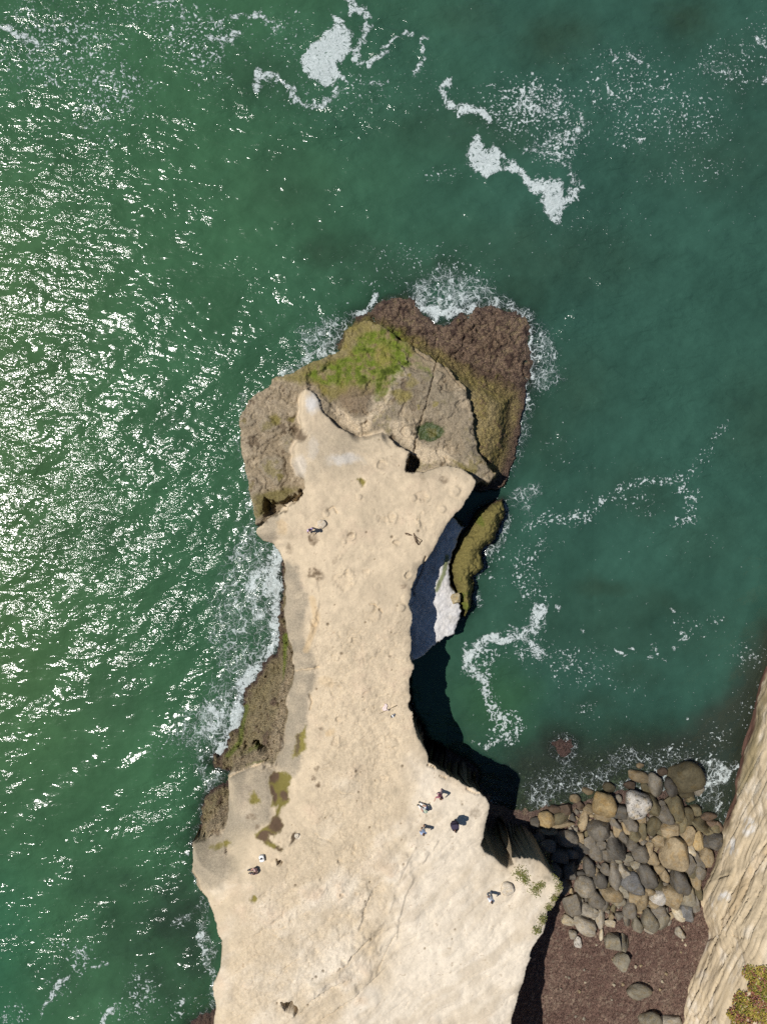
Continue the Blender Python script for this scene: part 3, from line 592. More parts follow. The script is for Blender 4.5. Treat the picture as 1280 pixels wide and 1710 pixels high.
CR = [(z7((1000,-140),(883,20),(790,130),(680,270),(590,420),(530,540),(490,650),(450,740)), 1.3, .22), (z7((1000,-60),(883,100),(820,210),(720,390),(640,540),(560,670),(490,790),(440,880),(390,970)), 1.5, .32),
  (z7((390,970),(340,1100),(300,1230),(250,1380),(190,1500),(100,1680)), 1.5, .3), (z7((1000,250),(870,360),(800,500),(740,620),(690,700),(600,820)), 1.4, .3), (z7((560,980),(500,1090),(440,1200)), 1.2, .2),
  (z7((470,1200),(390,1380),(340,1560),(310,1660)), 1.3, .25), (z7((320,830),(290,900)), 1.6, .25), (z7((240,960),(180,1120),(150,1270)), 2.0, .5), (z7((760,470),(690,560),(620,690),(550,800)), 1.2, .28),
  (z7((500,900),(540,885),(570,900),(660,920)), 1.2, .25), (z7((540,330),(440,360),(330,390)), 1.6, .2), (z7((480,100),(440,200),(380,300),(300,380)), 1.8, .25), (z7((400,1640),(330,1690)), 1.4, .3), (z7((260,1580),(200,1640)), 1.2, .2)]
cd = np.zeros(KX.shape)
for pl_, w, dep in CR:
    m = kline(pl_, w) * np.clip(.55 + .9 * c3 + .4 * c2, .05, 1.0); cd = np.maximum(cd, m)
    KX = KX + inw[..., 0] * m * dep * 1.1; KY = KY + inw[..., 1] * m * dep * 1.1; KZ = KZ - m * dep * .25
# thin bedding ledges between the cracks
bed = (QX - 1140) * .905 + (QY - 1710) * .42 + 7 * c1 + 1.2 * c2
lam = vn(bed * .22, QY * .012, 91) * .6 + vn(bed * .6, QY * .03, 92) * .4 - .5
KX = KX + inw[..., 0] * lam * .05 * fade; KZ = KZ + lam * .02 * fade
stp = sm(vn(bed * .16, QY * .006, 93), .47, .50) + sm(vn(bed * .30 + 40, QY * .01, 94), .52, .55) * .6
KX = KX + inw[..., 0] * stp * .08 * fade * sm(KD, 3.5, 2.0); KY = KY + inw[..., 1] * stp * .08 * fade * sm(KD, 3.5, 2.0)
KC = np.zeros(KX.shape + (3,)) + np.array((.48, .385, .255))
KC = mix(KC, CREAM * 1.02, sm(c2 + .5 * c1, -.1, .8) * .8); KC = mix(KC, np.array((.40, .31, .19)), sm(lam + .2 * c3, .08, .4) * .55)
KC = mix(KC, np.array((.42, .31, .18)), sm(poly_sd(z7((883,20),(883,150),(700,430),(560,680),(430,880),(470,720),(560,480),(700,270)), wqx, wqy, 20), -3, 3) * .6)
KC = mix(KC, np.array((.215, .17, .085)), sm(poly_sd([(1284,1112),(1262,1190),(1243,1262),(1226,1335),(1245,1310),(1262,1290),(1268,1230),(1276,1180),(1300,1120)], wqx, wqy, 20), -4, 4) * .8)
KC = mix(KC, np.array((.20, .16, .095)), sm(KZ + .5 * c2, 1.1, .5) * .85 * sm(QY, 1480, 1440)); KC = mix(KC, np.array((.095, .05, .035)), sm(KZ + .35 * c2, .75, .35) * sm(QY, 1400, 1360))
KC = mix(KC, np.array((.26, .215, .14)), sm(poly_sd(z7((480,60),(420,180),(300,340),(230,500),(300,560),(330,400),(560,310),(540,260),(430,300)), wqx, wqy, 20), -3, 6) * .7)
KC = mix(KC, np.array((.30, .25, .15)), sm(poly_sd(z7((215,930),(240,960),(240,1150),(190,1250),(150,1280),(130,1200),(140,1050)), wqx, wqy, 20), -2, 3) * .7)
KC = mix(KC, GUANO * 1.08, np.maximum.reduce([1 - sm(np.hypot((wqx - x) / rx, (wqy - y) / ry), .4, 1.2) for x, y, rx, ry in [(1222,1417,9,16),(1196,1505,13,14),(1210,1492,10,9),(1226,1410,8,12),(1250,1380,12,20)]]) * sm(c3 + c2, -.5, .5) * .75)
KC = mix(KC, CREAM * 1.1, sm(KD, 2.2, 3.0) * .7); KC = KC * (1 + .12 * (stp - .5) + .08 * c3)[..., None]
KC = mix(KC, np.array((.16, .12, .075)), cd * .45)
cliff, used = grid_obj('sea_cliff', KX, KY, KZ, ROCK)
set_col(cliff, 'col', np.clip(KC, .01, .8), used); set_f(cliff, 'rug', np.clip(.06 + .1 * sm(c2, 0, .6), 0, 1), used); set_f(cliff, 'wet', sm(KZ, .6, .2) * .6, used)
tag(cliff, 'steep cream sandstone cliff with slanting cracks beside the cove', kind='structure')

# mainland behind the beach, out of the frame
mx_, my_ = np.meshgrid(np.concatenate([np.linspace(-260, -24, 40), np.arange(-22, 62, 1.0), np.linspace(64, 400, 40)]), np.concatenate([np.linspace(-600, -120, 30), np.arange(-116, -58, 1.0)]))
mz = 11.5 + 1.2 * fbm(mx_, my_, .05, 4, 95) + .3 * fbm(mx_, my_, .4, 3, 96)
coast = -18 - .25 * np.maximum(0, -my_ - 60) + 3 * fbm(mx_, my_, .08, 3, 97)
mz = np.where(mx_ < coast, -3, mz); mz = np.where((mx_ > 11) & (mx_ < 27), np.minimum(mz, -1 + 12.5 * sm(-my_, 61, 68)), mz); mz = np.where(my_ > -60, -2, mz)
main, used = grid_obj('mainland', mx_, my_, mz, ROCK)
set_col(main, 'col', np.zeros(mx_.shape + (3,)) + SAND, used); set_f(main, 'rug', np.full(mx_.shape, .3), used); set_f(main, 'wet', np.zeros(mx_.shape), used)
tag(main, 'pale sandstone mainland behind the headland', kind='structure')

# ------------------------------------------------------------------ SEA
gxs = axis_lines(-40, 40, .16, 6000, 1.3); gys = axis_lines(-51, 51, .16, 6000, 1.3)
WX, WY = np.meshgrid(gxs, gys); near = (np.abs(WX) < 60) & (np.abs(WY) < 70)
SPX, SPY = P(WX, WY, 0.0)
# height of the ground below
def samp(GX, GY, G, X, Y, fill):
    j = np.clip(np.searchsorted(GX, X.reshape(-1)), 0, len(GX) - 1); i = np.clip(np.searchsorted(GY, Y.reshape(-1)), 0, len(GY) - 1)
    v = G[i, j].reshape(X.shape); o = (X < GX[0]) | (X > GX[-1]) | (Y < GY[0]) | (Y > GY[-1]); return np.where(o, fill, v)
ground = np.maximum(samp(hx, hy, HZ, WX, WY, -5.), samp(bx_, by_, BZ, WX, WY, -5.))
shoreK = np.hypot(0, 0) + poly_sd(np.concatenate([cb, [[200, cb[-1][1]], [200, cb[0][1]]]]), WX, WY, 5.0)
ground = np.maximum(ground, np.where(shoreK > -3, -.3 + shoreK * .5, -5))
depth = np.maximum(-ground, 0)
s1 = fbm(WX, WY, .10, 4, 101); s2 = fbm(WX, WY, .45, 4, 102); s3 = fbm(WX, WY, 1.6, 3, 103)
fx = SPX + 12 * fbm(WX, WY, .35, 4, 104) + 4 * fbm(WX, WY, 1.4, 3, 105); fy = SPY + 12 * fbm(WX, WY, .35, 4, 106) + 4 * fbm(WX, WY, 1.4, 3, 107)
# body colour: green outside, teal in the cove, dim over kelp and reefs
g = sm(SPX + .35 * (SPY - 855) * 0 + 60 * s1, 200, 1000)
WB = mix(np.zeros(WX.shape + (3,)) + np.array((.036, .096, .045)), np.array((.027, .073, .052)), g)
WB = mix(WB, np.array((.056, .106, .036)), sm(SPX, 330, -60) * .7 * sm(np.abs(SPY - 800), 700, 250))
WB = mix(WB, np.array((.028, .108, .056)), sm(SPX, 120, -40) * sm(SPY, 1380, 1560) * .7)
def sell(x, y, rx, ry, soft=.8): return 1 - sm(np.hypot((fx - x) / rx, (fy - y) / ry), 1 - soft, 1 + soft)
KELP = np.array((.021, .040, .024)); kel = np.zeros(WX.shape)
for x, y, rx, ry, a in [(925,65,60,40,.6),(1145,35,45,40,.6),(780,30,50,30,.4),(540,420,45,30,.5),(800,215,140,40,.4),(1200,260,120,60,.35),(900,430,150,60,.4),(1240,120,60,60,.3),(300,1525,60,55,.95),(320,1580,50,60,.8),(240,1560,90,60,.5),
      (255,1640,80,50,.6),(200,1480,80,40,.35),(190,1180,70,40,.25),(150,900,80,40,.2),(1010,985,55,20,.55),(1060,820,60,40,.35),(1100,1010,60,30,.35),(1050,1120,40,25,.4),(980,1175,40,20,.4),(1040,1040,160,60,.3),
      (1000,1220,130,30,.45),(900,700,40,80,.45),(940,650,70,70,.35),(700,455,120,25,.5),(860,490,70,40,.4),(440,130,70,40,.35),(470,320,80,50,.3),(1255,700,50,70,.4),(120,1640,60,40,.3),(590,420,60,30,.4),(1180,900,60,50,.2)]:
    kel = np.maximum(kel, a * sell(x, y, rx, ry))
WB = mix(WB, KELP, np.clip(kel * (1 + .35 * s2), 0, .9))
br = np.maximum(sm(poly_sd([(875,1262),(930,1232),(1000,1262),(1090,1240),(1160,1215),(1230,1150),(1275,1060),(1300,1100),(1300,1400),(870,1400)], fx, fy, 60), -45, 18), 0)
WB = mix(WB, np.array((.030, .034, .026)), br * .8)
WB = mix(WB, np.array((.030, .085, .030)), sell(830, 1170, 60, 60) * .5)
opac = 1 - np.exp(-np.maximum(depth, .02) / .75); opac = np.clip(opac, .12, 1.0)
# froth
FS = np.zeros(WX.shape); FL = np.zeros(WX.shape); FF = np.zeros(WX.shape)
bx2 = np.where(near, 1.0, 0.0)
def fs_poly(pl_, a=.98, soft=11):
    global FS; FS = np.maximum(FS, a * sm(poly_sd(pl_, fx, fy, 30), -soft, soft))
def fs_line(pl_, w, a=.85):
    global FS; FS = np.maximum(FS, (a - .07) * (1 + .18 * s2) * (1 - sm(line_d(pl_, fx + 3 * s3, fy - 3 * s3, w * 3 + 6), 0, w * 2.6)))
def fl_poly(pl_, a=1.0, soft=14):
    global FL; FL = np.maximum(FL, a * sm(poly_sd(pl_, fx, fy, 60), -soft, soft))
def fl_line(pl_, w, a=.8):
    global FL; FL = np.maximum(FL, a * (1 - sm(line_d(pl_, fx, fy, w * 3 + 6), w * .3, w * 1.8)))
def ff_ell(x, y, rx, ry, a=.6):
    global FF; FF = np.maximum(FF, a * sell(x, y, rx, ry, .7))
def ff_line(pl_, w, a=.7):
    global FF; FF = np.maximum(FF, a * (1 - sm(line_d(pl_, fx, fy, w * 3 + 6), w * .3, w * 1.8)))
zA = lambda *p: [(x / 2, y / 2) for x, y in p]; zB = lambda *p: [(640 + x / 2, y / 2) for x, y in p]
zE = lambda *p: [(760 + x / 2.4615, 640 + y / 2.4615) for x, y in p]; zD = lambda *p: [(x / 2.408, 1000 + y / 2.408) for x, y in p]
fs_poly(zA((1110,40),(1150,90),(1170,160),(1140,200),(1168,268),(1130,272),(1112,305),(1075,292),(1025,260),(1002,230),(1000,180),(1020,150),(1070,130),(1095,105)))
fs_line(zA((850,290),(880,252),(930,262),(970,300),(1000,340),(1050,372),(1100,345),(1130,315)), 5); fs_line(zA((1150,-10),(1155,40),(1200,52),(1212,92),(1190,140),(1200,190),(1240,218),(1290,188)), 6)
fs_line(zA((690,152),(740,155),(785,148),(792,122)), 4, .75); fs_line(zA((15,103),(80,120),(145,140)), 6, .8); fs_line(zA((790,60),(850,48),(880,78),(912,100)), 4, .75); fs_line(zA((735,90),(742,120)), 6, .8)
fs_line(zA((360,0),(395,14)), 4, .7); fs_line(zA((600,30),(622,66)), 5, .7); fs_line(zA((1240,300),(1290,290)), 4, .65); fs_line(zA((490,-5),(560,15)), 4, .7); fs_line(zA((735,195),(765,180)), 4, .65)
fs_poly(zB((300,448),(320,482),(360,470),(392,500),(405,540),(392,577),(350,582),(310,562),(268,542),(263,510),(280,475)))
fs_poly(zB((400,520),(440,525),(480,558),(540,588),(592,618),(602,642),(655,618),(662,640),(640,665),(605,692),(603,740),(580,757),(550,732),(522,702),(530,650),(508,612),(460,585),(400,565)))
fs_line(zB((218,272),(198,320),(212,352),(245,385),(272,370),(322,382),(345,410)), 7, .9); fs_line(zB((120,140),(138,208),(105,262)), 5, .75); fs_line(zB((-10,165),(30,150),(90,122)), 3, .75)
fs_line(zB((500,310),(455,358),(520,372),(592,350)), 8, .62); fs_line(zB((560,445),(600,440),(640,458)), 10, .62); fs_line(zB((640,395),(660,430)), 9, .66); fs_line(zB((600,500),(612,560),(625,620)), 9, .66); fs_line(zB((470,492),(540,482),(580,490)), 9, .64)
fs_line(zB((1090,230),(1135,240),(1180,220)), 9, .6); fs_line(zB((770,165),(785,205)), 4, .7); fs_line(zB((820,180),(850,195)), 5, .7); fs_line(zB((1265,120),(1280,160)), 6, .7); fs_line(zB((1260,270),(1285,260)), 5, .7)
for x, y, rx, ry, a in [(90,80,130,90,.72),(180,150,80,60,.75),(160,215,70,40,.55),(330,70,90,70,.7),(60,20,80,30,.6),(250,30,80,40,.6),(470,60,60,60,.5),(560,150,120,60,.55),(350,130,60,30,.5),(880,180,90,60,.8),(940,230,50,50,.75),
     (1060,150,110,80,.62),(1140,200,100,60,.62),(1060,215,70,40,.6),(1220,110,70,50,.6),(1190,280,70,30,.55),(1120,290,60,30,.45),(740,290,50,15,.6),(1270,50,40,40,.5),(980,380,120,60,.28),(720,160,60,60,.4),(1180,330,90,60,.25)]: ff_ell(x, y, rx, ry, a)
# cove froth
fs_line(zE((50,1150),(68,1092),(130,1052),(220,1050),(300,1020),(342,972),(362,945)), 8, .9); fs_line(zE((290,1040),(345,1075),(372,1115)), 8, .78); fs_line(zE((55,1160),(110,1200),(135,1270)), 9, .72); fs_line(zE((235,985),(290,1010)), 4, .7)
ff_line(zE((60,1130),(110,1200),(140,1280),(170,1340),(200,1410),(230,1470)), 16, .98); ff_line(zE((230,1340),(270,1400),(220,1460),(120,1500),(40,1470)), 11, .9); ff_ell(*zE((180,1430))[0], 26, 26, .9); ff_ell(*zE((120,1130))[0], 34, 28, .8)
for x, y, r in [(680,1085,5),(730,1070,7),(808,1085,7),(905,1070,6),(840,1120,5),(465,1095,5),(905,920,5),(500,1000,4),(1095,960,4),(1195,1135,5),(420,930,6),(780,1118,4),(660,1080,4),(938,1018,3),(905,1018,4)]: fs_line(zE((x - r, y), (x + r, y + r)), 3.2, .8)
ff_line(zE((290,600),(340,560),(420,545),(540,560),(600,500),(680,410),(780,375),(880,390),(955,440),(960,535),(900,560)), 12, .78); ff_line(zE((960,420),(1005,315),(1040,250),(1090,160)), 9, .66)
ff_ell(*zE((310,780))[0], 30, 70, .72); ff_ell(*zE((720,480))[0], 45, 30, .55); ff_ell(*zE((340,880))[0], 34, 24, .7); ff_ell(*zE((480,1150))[0], 70, 45, .62); ff_ell(*zE((300,1080))[0], 60, 35, .72); ff_ell(*zE((1000,980))[0], 60, 30, .48); ff_ell(*zE((540,1330))[0], 26, 14, .68)
ff_ell(*zE((420,260))[0], 26, 60, .42); ff_ell(*zE((1180,1120))[0], 36, 28, .6); ff_ell(*zE((1170,1350))[0], 30, 40, .5); ff_ell(*zE((640,1230))[0], 60, 20, .45); ff_ell(*zE((380,670))[0], 14, 36, .6); ff_ell(*zE((1060,640))[0], 26, 20, .4); ff_ell(1000, 1160, 260, 130, .22); ff_ell(1060, 850, 220, 160, .16)
fl_line(zE((250,470),(300,455),(310,500)), 12, .6); fl_line(zE((300,0),(350,10),(430,-20)), 10, .7)
# left of the headland
fl_poly([(420,868),(455,918),(472,930),(468,1000),(470,1055),(440,1110),(405,1160),(392,1215),(362,1262),(325,1266),(296,1242),(306,1205),(338,1178),(366,1120),(356,1050),(366,985),(378,920),(400,880)], .72, 24)
fl_line([(466,935),(464,985),(468,1040),(452,1088),(425,1130),(405,1155),(400,1200),(385,1232),(362,1262)], 10, 1.0); fs_line([(466,930),(459,960),(463,1000),(460,1040),(448,1085),(425,1120),(408,1150)], 11, .98); fs_line([(448,940),(430,960),(420,1000),(428,1040)], 11, .78); fs_line([(400,1165),(395,1205),(376,1240),(360,1262)], 9, .95); fs_line([(345,1185),(366,1192),(350,1212),(335,1225)], 13, .80)
fl_poly([(330,1180),(370,1170),(395,1210),(360,1255),(310,1250),(300,1220)], .9); fl_line([(330,1262),(335,1290),(348,1320),(342,1345)], 9, .6); fl_line([(352,1330),(345,1345)], 8, .9); fl_line([(372,1292),(350,1312),(340,1340)], 8, .8)
ff_ell(390, 820, 40, 90, .35); ff_ell(390, 700, 26, 70, .4); ff_ell(300, 1250, 60, 40, .5); fl_line([(400,660),(404,720),(412,800),(420,850)], 6, .55)
# lower left
fs_line(zD((280,1420),(330,1410),(350,1430)), 5, .72); fs_line(zD((380,1460),(440,1455)), 4, .6); fs_line(zD((175,1665),(205,1620),(240,1555)), 5, .78); fs_line(zD((405,1700),(440,1655)), 7, .85); fs_line(zD((855,1325),(825,1360),(845,1410)), 4, .75); fs_line(zD((690,1632),(740,1605)), 4, .65); fs_line(zD((570,1560),(605,1600),(590,1660)), 6, .55)
for x, y, rx, ry, a in [(135,1600,30,40,.7),(120,1580,50,30,.55),(235,1660,40,50,.7),(190,1690,40,30,.6),(25,1695,30,20,.7),(350,1600,12,90,.75),(300,1680,50,30,.55),(100,1650,40,30,.5),(305,1530,20,10,.8),(300,1430,40,30,.4)]: ff_ell(x, y, rx, ry, a)
fl_line([(352,1540),(360,1580),(356,1620),(354,1690)], 7, .75); fl_line([(296,1528),(316,1524),(338,1510)], 5, .7); fl_line([(322,1450),(330,1490),(345,1525)], 5, .4)
# round the north cape
fs_line([(598,527),(612,518),(632,502)], 5, .92); fs_line([(535,582),(548,576),(560,580)], 4, .7); fs_line([(697,502),(712,520),(728,532),(742,528),(758,522)], 7, .95); fs_line([(770,522),(790,510)], 5, .9)
fl_poly([(680,470),(730,455),(800,480),(850,505),(800,512),(740,540),(706,525),(696,505)], .85); fl_poly([(505,560),(540,530),(575,535),(585,545),(560,580),(515,600)], .8); fl_line([(590,530),(560,545),(520,560)], 12, .6)
fs_line([(883,548),(880,572),(890,600),(888,625)], 4, .85); fl_poly([(880,530),(905,545),(925,600),(935,630),(900,648),(878,650),(890,610)], .8); fs_line([(866,662),(858,690),(853,722)], 3.2, .9); fl_poly([(862,665),(890,680),(885,740),(850,790),(840,800),(856,735)], .6)
ff_ell(905, 610, 40, 70, .6); ff_ell(740, 470, 90, 40, .6); ff_ell(540, 540, 60, 40, .55); ff_ell(640, 470, 60, 30, .5); fl_line([(838,840),(842,870),(825,910),(806,935),(793,965),(790,1000)], 6, .7); ff_ell(830, 930, 26, 60, .55); ff_ell(850, 880, 20, 50, .4)
fs_line([(690,492),(700,498),(712,512)], 6, .7); fs_line([(720,500),(745,505),(775,500)], 8, .62); fs_line([(505,592),(530,584),(548,574)], 6, .68); fl_line([(470,625),(505,605),(540,585)], 8, .75); fl_line([(800,505),(850,508),(880,525)], 9, .8); ff_ell(700, 440, 120, 40, .5); ff_ell(480, 560, 60, 60, .4)
# cove beach
z6 = lambda *p: [(1100 + x / 5.7, 1110 + y / 5.7) for x, y in p]
fs_line(z6((540,930),(520,1030),(560,1078),(640,1022),(705,958)), 4, .9); fs_line(z6((555,1080),(500,1130),(420,1160),(398,1235)), 2.6, .8); fs_line(z6((548,1150),(575,1270),(560,1390)), 2.6, .75); fs_line(z6((410,905),(520,905)), 2, .8); fs_line(z6((820,830),(800,860)), 3, .8)
fl_poly(z6((400,900),(560,900),(720,940),(600,1100),(580,1380),(520,1400),(480,1250),(400,1240)), .85, 8); fl_line([(880,1345),(900,1320),(940,1310),(980,1300),(1040,1275),(1100,1270),(1180,1290)], 14, .42); ff_line([(880,1345),(895,1320),(940,1300),(1000,1290),(1060,1270),(1120,1265),(1160,1260),(1200,1230)], 24, .55)
fl_line([(932,1262),(945,1268),(950,1275)], 4, .7)
shore = sm(depth, .5, .08) * near
FL = np.maximum(FL, shore * .55 * sm(s2, -.5, .5) * sm(SPX, 1300, 1200)); FF = np.maximum(FF, sm(depth, 1.2, .3) * .35 * near)
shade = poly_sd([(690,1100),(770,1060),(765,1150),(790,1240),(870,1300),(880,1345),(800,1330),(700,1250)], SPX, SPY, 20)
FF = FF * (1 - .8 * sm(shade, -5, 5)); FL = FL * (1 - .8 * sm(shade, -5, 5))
chop = np.clip(.60 + .35 * s1 + .25 * s2, .3, 1.3) * (1 - .35 * sm(SPX, 820, 980) * sm(SPY, 700, 850))
# swell
def wave(lx, ang, amp, ph):
    k = 2 * math.pi / lx; a = math.radians(ang); return amp * np.sin(k * (WX * math.cos(a) + WY * math.sin(a)) + ph + 1.1 * s1 + .6 * s2)
WZ = .85 * (wave(7.5, -62, .07, 0) + wave(5.1, -35, .045, 1) + wave(3.3, -80, .03, 2) + wave(2.3, -50, .018, .5) + .05 * s2 + .02 * s3) * near * np.clip(.3 + depth, 0, 1) + .08 * FL * near * (.5 + s3) * sm(depth, .1, .6)
WZ = WZ - .10 * sm(ground, -.05, .2)
sea, used = grid_obj('sea', WX, WY, WZ, WATER, ground < .9)
set_col(sea, 'body', WB, used)
for n_, a_ in (('opac', opac), ('foam_solid', FS * bx2), ('foam_lace', FL * bx2), ('foam_fleck', FF * bx2), ('chop', chop)): set_f(sea, n_, a_, used)
tag(sea, 'green sea with sun glitter and drifting white froth', kind='structure')
bedm = plain('sea_bed_sand', (.05, .06, .04))
bed_o = mesh_obj('seabed', [(-9000, -9000, -6), (9000, -9000, -6), (9000, 9000, -6), (-9000, 9000, -6)], [(0, 1, 2, 3)], bedm); tag(bed_o, 'dark sea bed below the green water', kind='structure')
#@@OBJECTS
# ------------------------------------------------------------------ BOULDERS of the cove
def stone_mesh(name, seed, npl=11, sub=3, soft=11.0):
    r = random.Random(seed); bm = bmesh.new(); bmesh.ops.create_icosphere(bm, subdivisions=sub, radius=1)
    pls = []
    for i in range(npl):
        v = Vector((r.gauss(0, 1), r.gauss(0, 1), r.gauss(0, 1))).normalized(); pls.append((v, r.uniform(.62, .95)))
    pls.append((Vector((r.uniform(-.3, .3), r.uniform(-.3, .3), 1)).normalized(), r.uniform(.7, .9)))
    off = Vector((r.uniform(0, 50), r.uniform(0, 50), 0))
    from mathutils import noise as mn
    for v in bm.verts:
        d = v.co.normalized(); s = 0.0
        for n, k in pls:
            c = d.dot(n)
            if c > 0.02: s += (c / k) ** soft
        s += 1.0 / 1.22 ** soft
        rad = s ** (-1.0 / soft)
        rad *= 1 + .09 * mn.noise(d * 1.6 + off) + .035 * mn.noise(d * 4.5 + off)
        v.co = d * rad
    me = bpy.data.meshes.new(name); bm.to_mesh(me); bm.free()
    me.polygons.foreach_set('use_smooth', [True] * len(me.polygons)); me.materials.append(BOULDER); return me
def rock_mesh(name, seed, npt=15, bev=.07):
    r = random.Random(seed); bm = bmesh.new()
    for i in range(npt):
        d = Vector((r.gauss(0, 1), r.gauss(0, 1), r.gauss(0, .9))).normalized(); k = r.uniform(.88, 1.08)
        d = Vector([math.copysign(abs(q) ** .8, q) for q in d]); bm.verts.new(d * k)
    h = bmesh.ops.convex_hull(bm, input=bm.verts)
    bmesh.ops.delete(bm, geom=list({g for g in h['geom_interior'] + h['geom_unused'] if isinstance(g, bmesh.types.BMVert)}), context='VERTS')
    bmesh.ops.dissolve_limit(bm, angle_limit=math.radians(16), verts=bm.verts, edges=bm.edges)
    bmesh.ops.bevel(bm, geom=list(bm.edges), offset=bev * 1.9, offset_type='OFFSET', segments=3, profile=.55, affect='EDGES', clamp_overlap=True)
    bmesh.ops.triangulate(bm, faces=[f for f in bm.faces if len(f.verts) > 4]); bmesh.ops.recalc_face_normals(bm, faces=bm.faces)
    from mathutils import noise as mn
    for v in bm.verts: v.co *= 1 + .05 * mn.noise(v.co * 2.2 + Vector((seed, 0, 0)))
    me = bpy.data.meshes.new(name); bm.to_mesh(me); bm.free(); me.polygons.foreach_set('use_smooth', [True] * len(me.polygons)); me.materials.append(BOULDER); return me
STONES = [rock_mesh('boulder_shape', 100 + i, 13 + i % 7, .10 + .03 * (i % 4)) for i in range(16)]
ROUNDS = [stone_mesh('round_boulder_shape', 500 + i, 8 + i % 4, 3, 12 + 4 * (i % 4)) for i in range(14)]
SMALLS = [rock_mesh('stone_shape', 300 + i, 12, .08) for i in range(8)]
BCOL = {'y': ((.36,.265,.135), 'yellowish'), 'w': ((.50,.46,.40), 'whitish'), 'o': ((.155,.13,.075), 'olive brown'), 'g': ((.185,.162,.128), 'grey'), 'd': ((.115,.103,.085), 'dark grey'),
        't': ((.31,.24,.145), 'tan'), 'p': ((.33,.29,.225), 'pale grey'), 'b': ((.150,.145,.138), 'blue grey'), 'c': ((.50,.43,.31), 'cream'), 'e': ((.255,.225,.165), 'greenish grey'), 'n': ((.135,.095,.065), 'wet brown')}
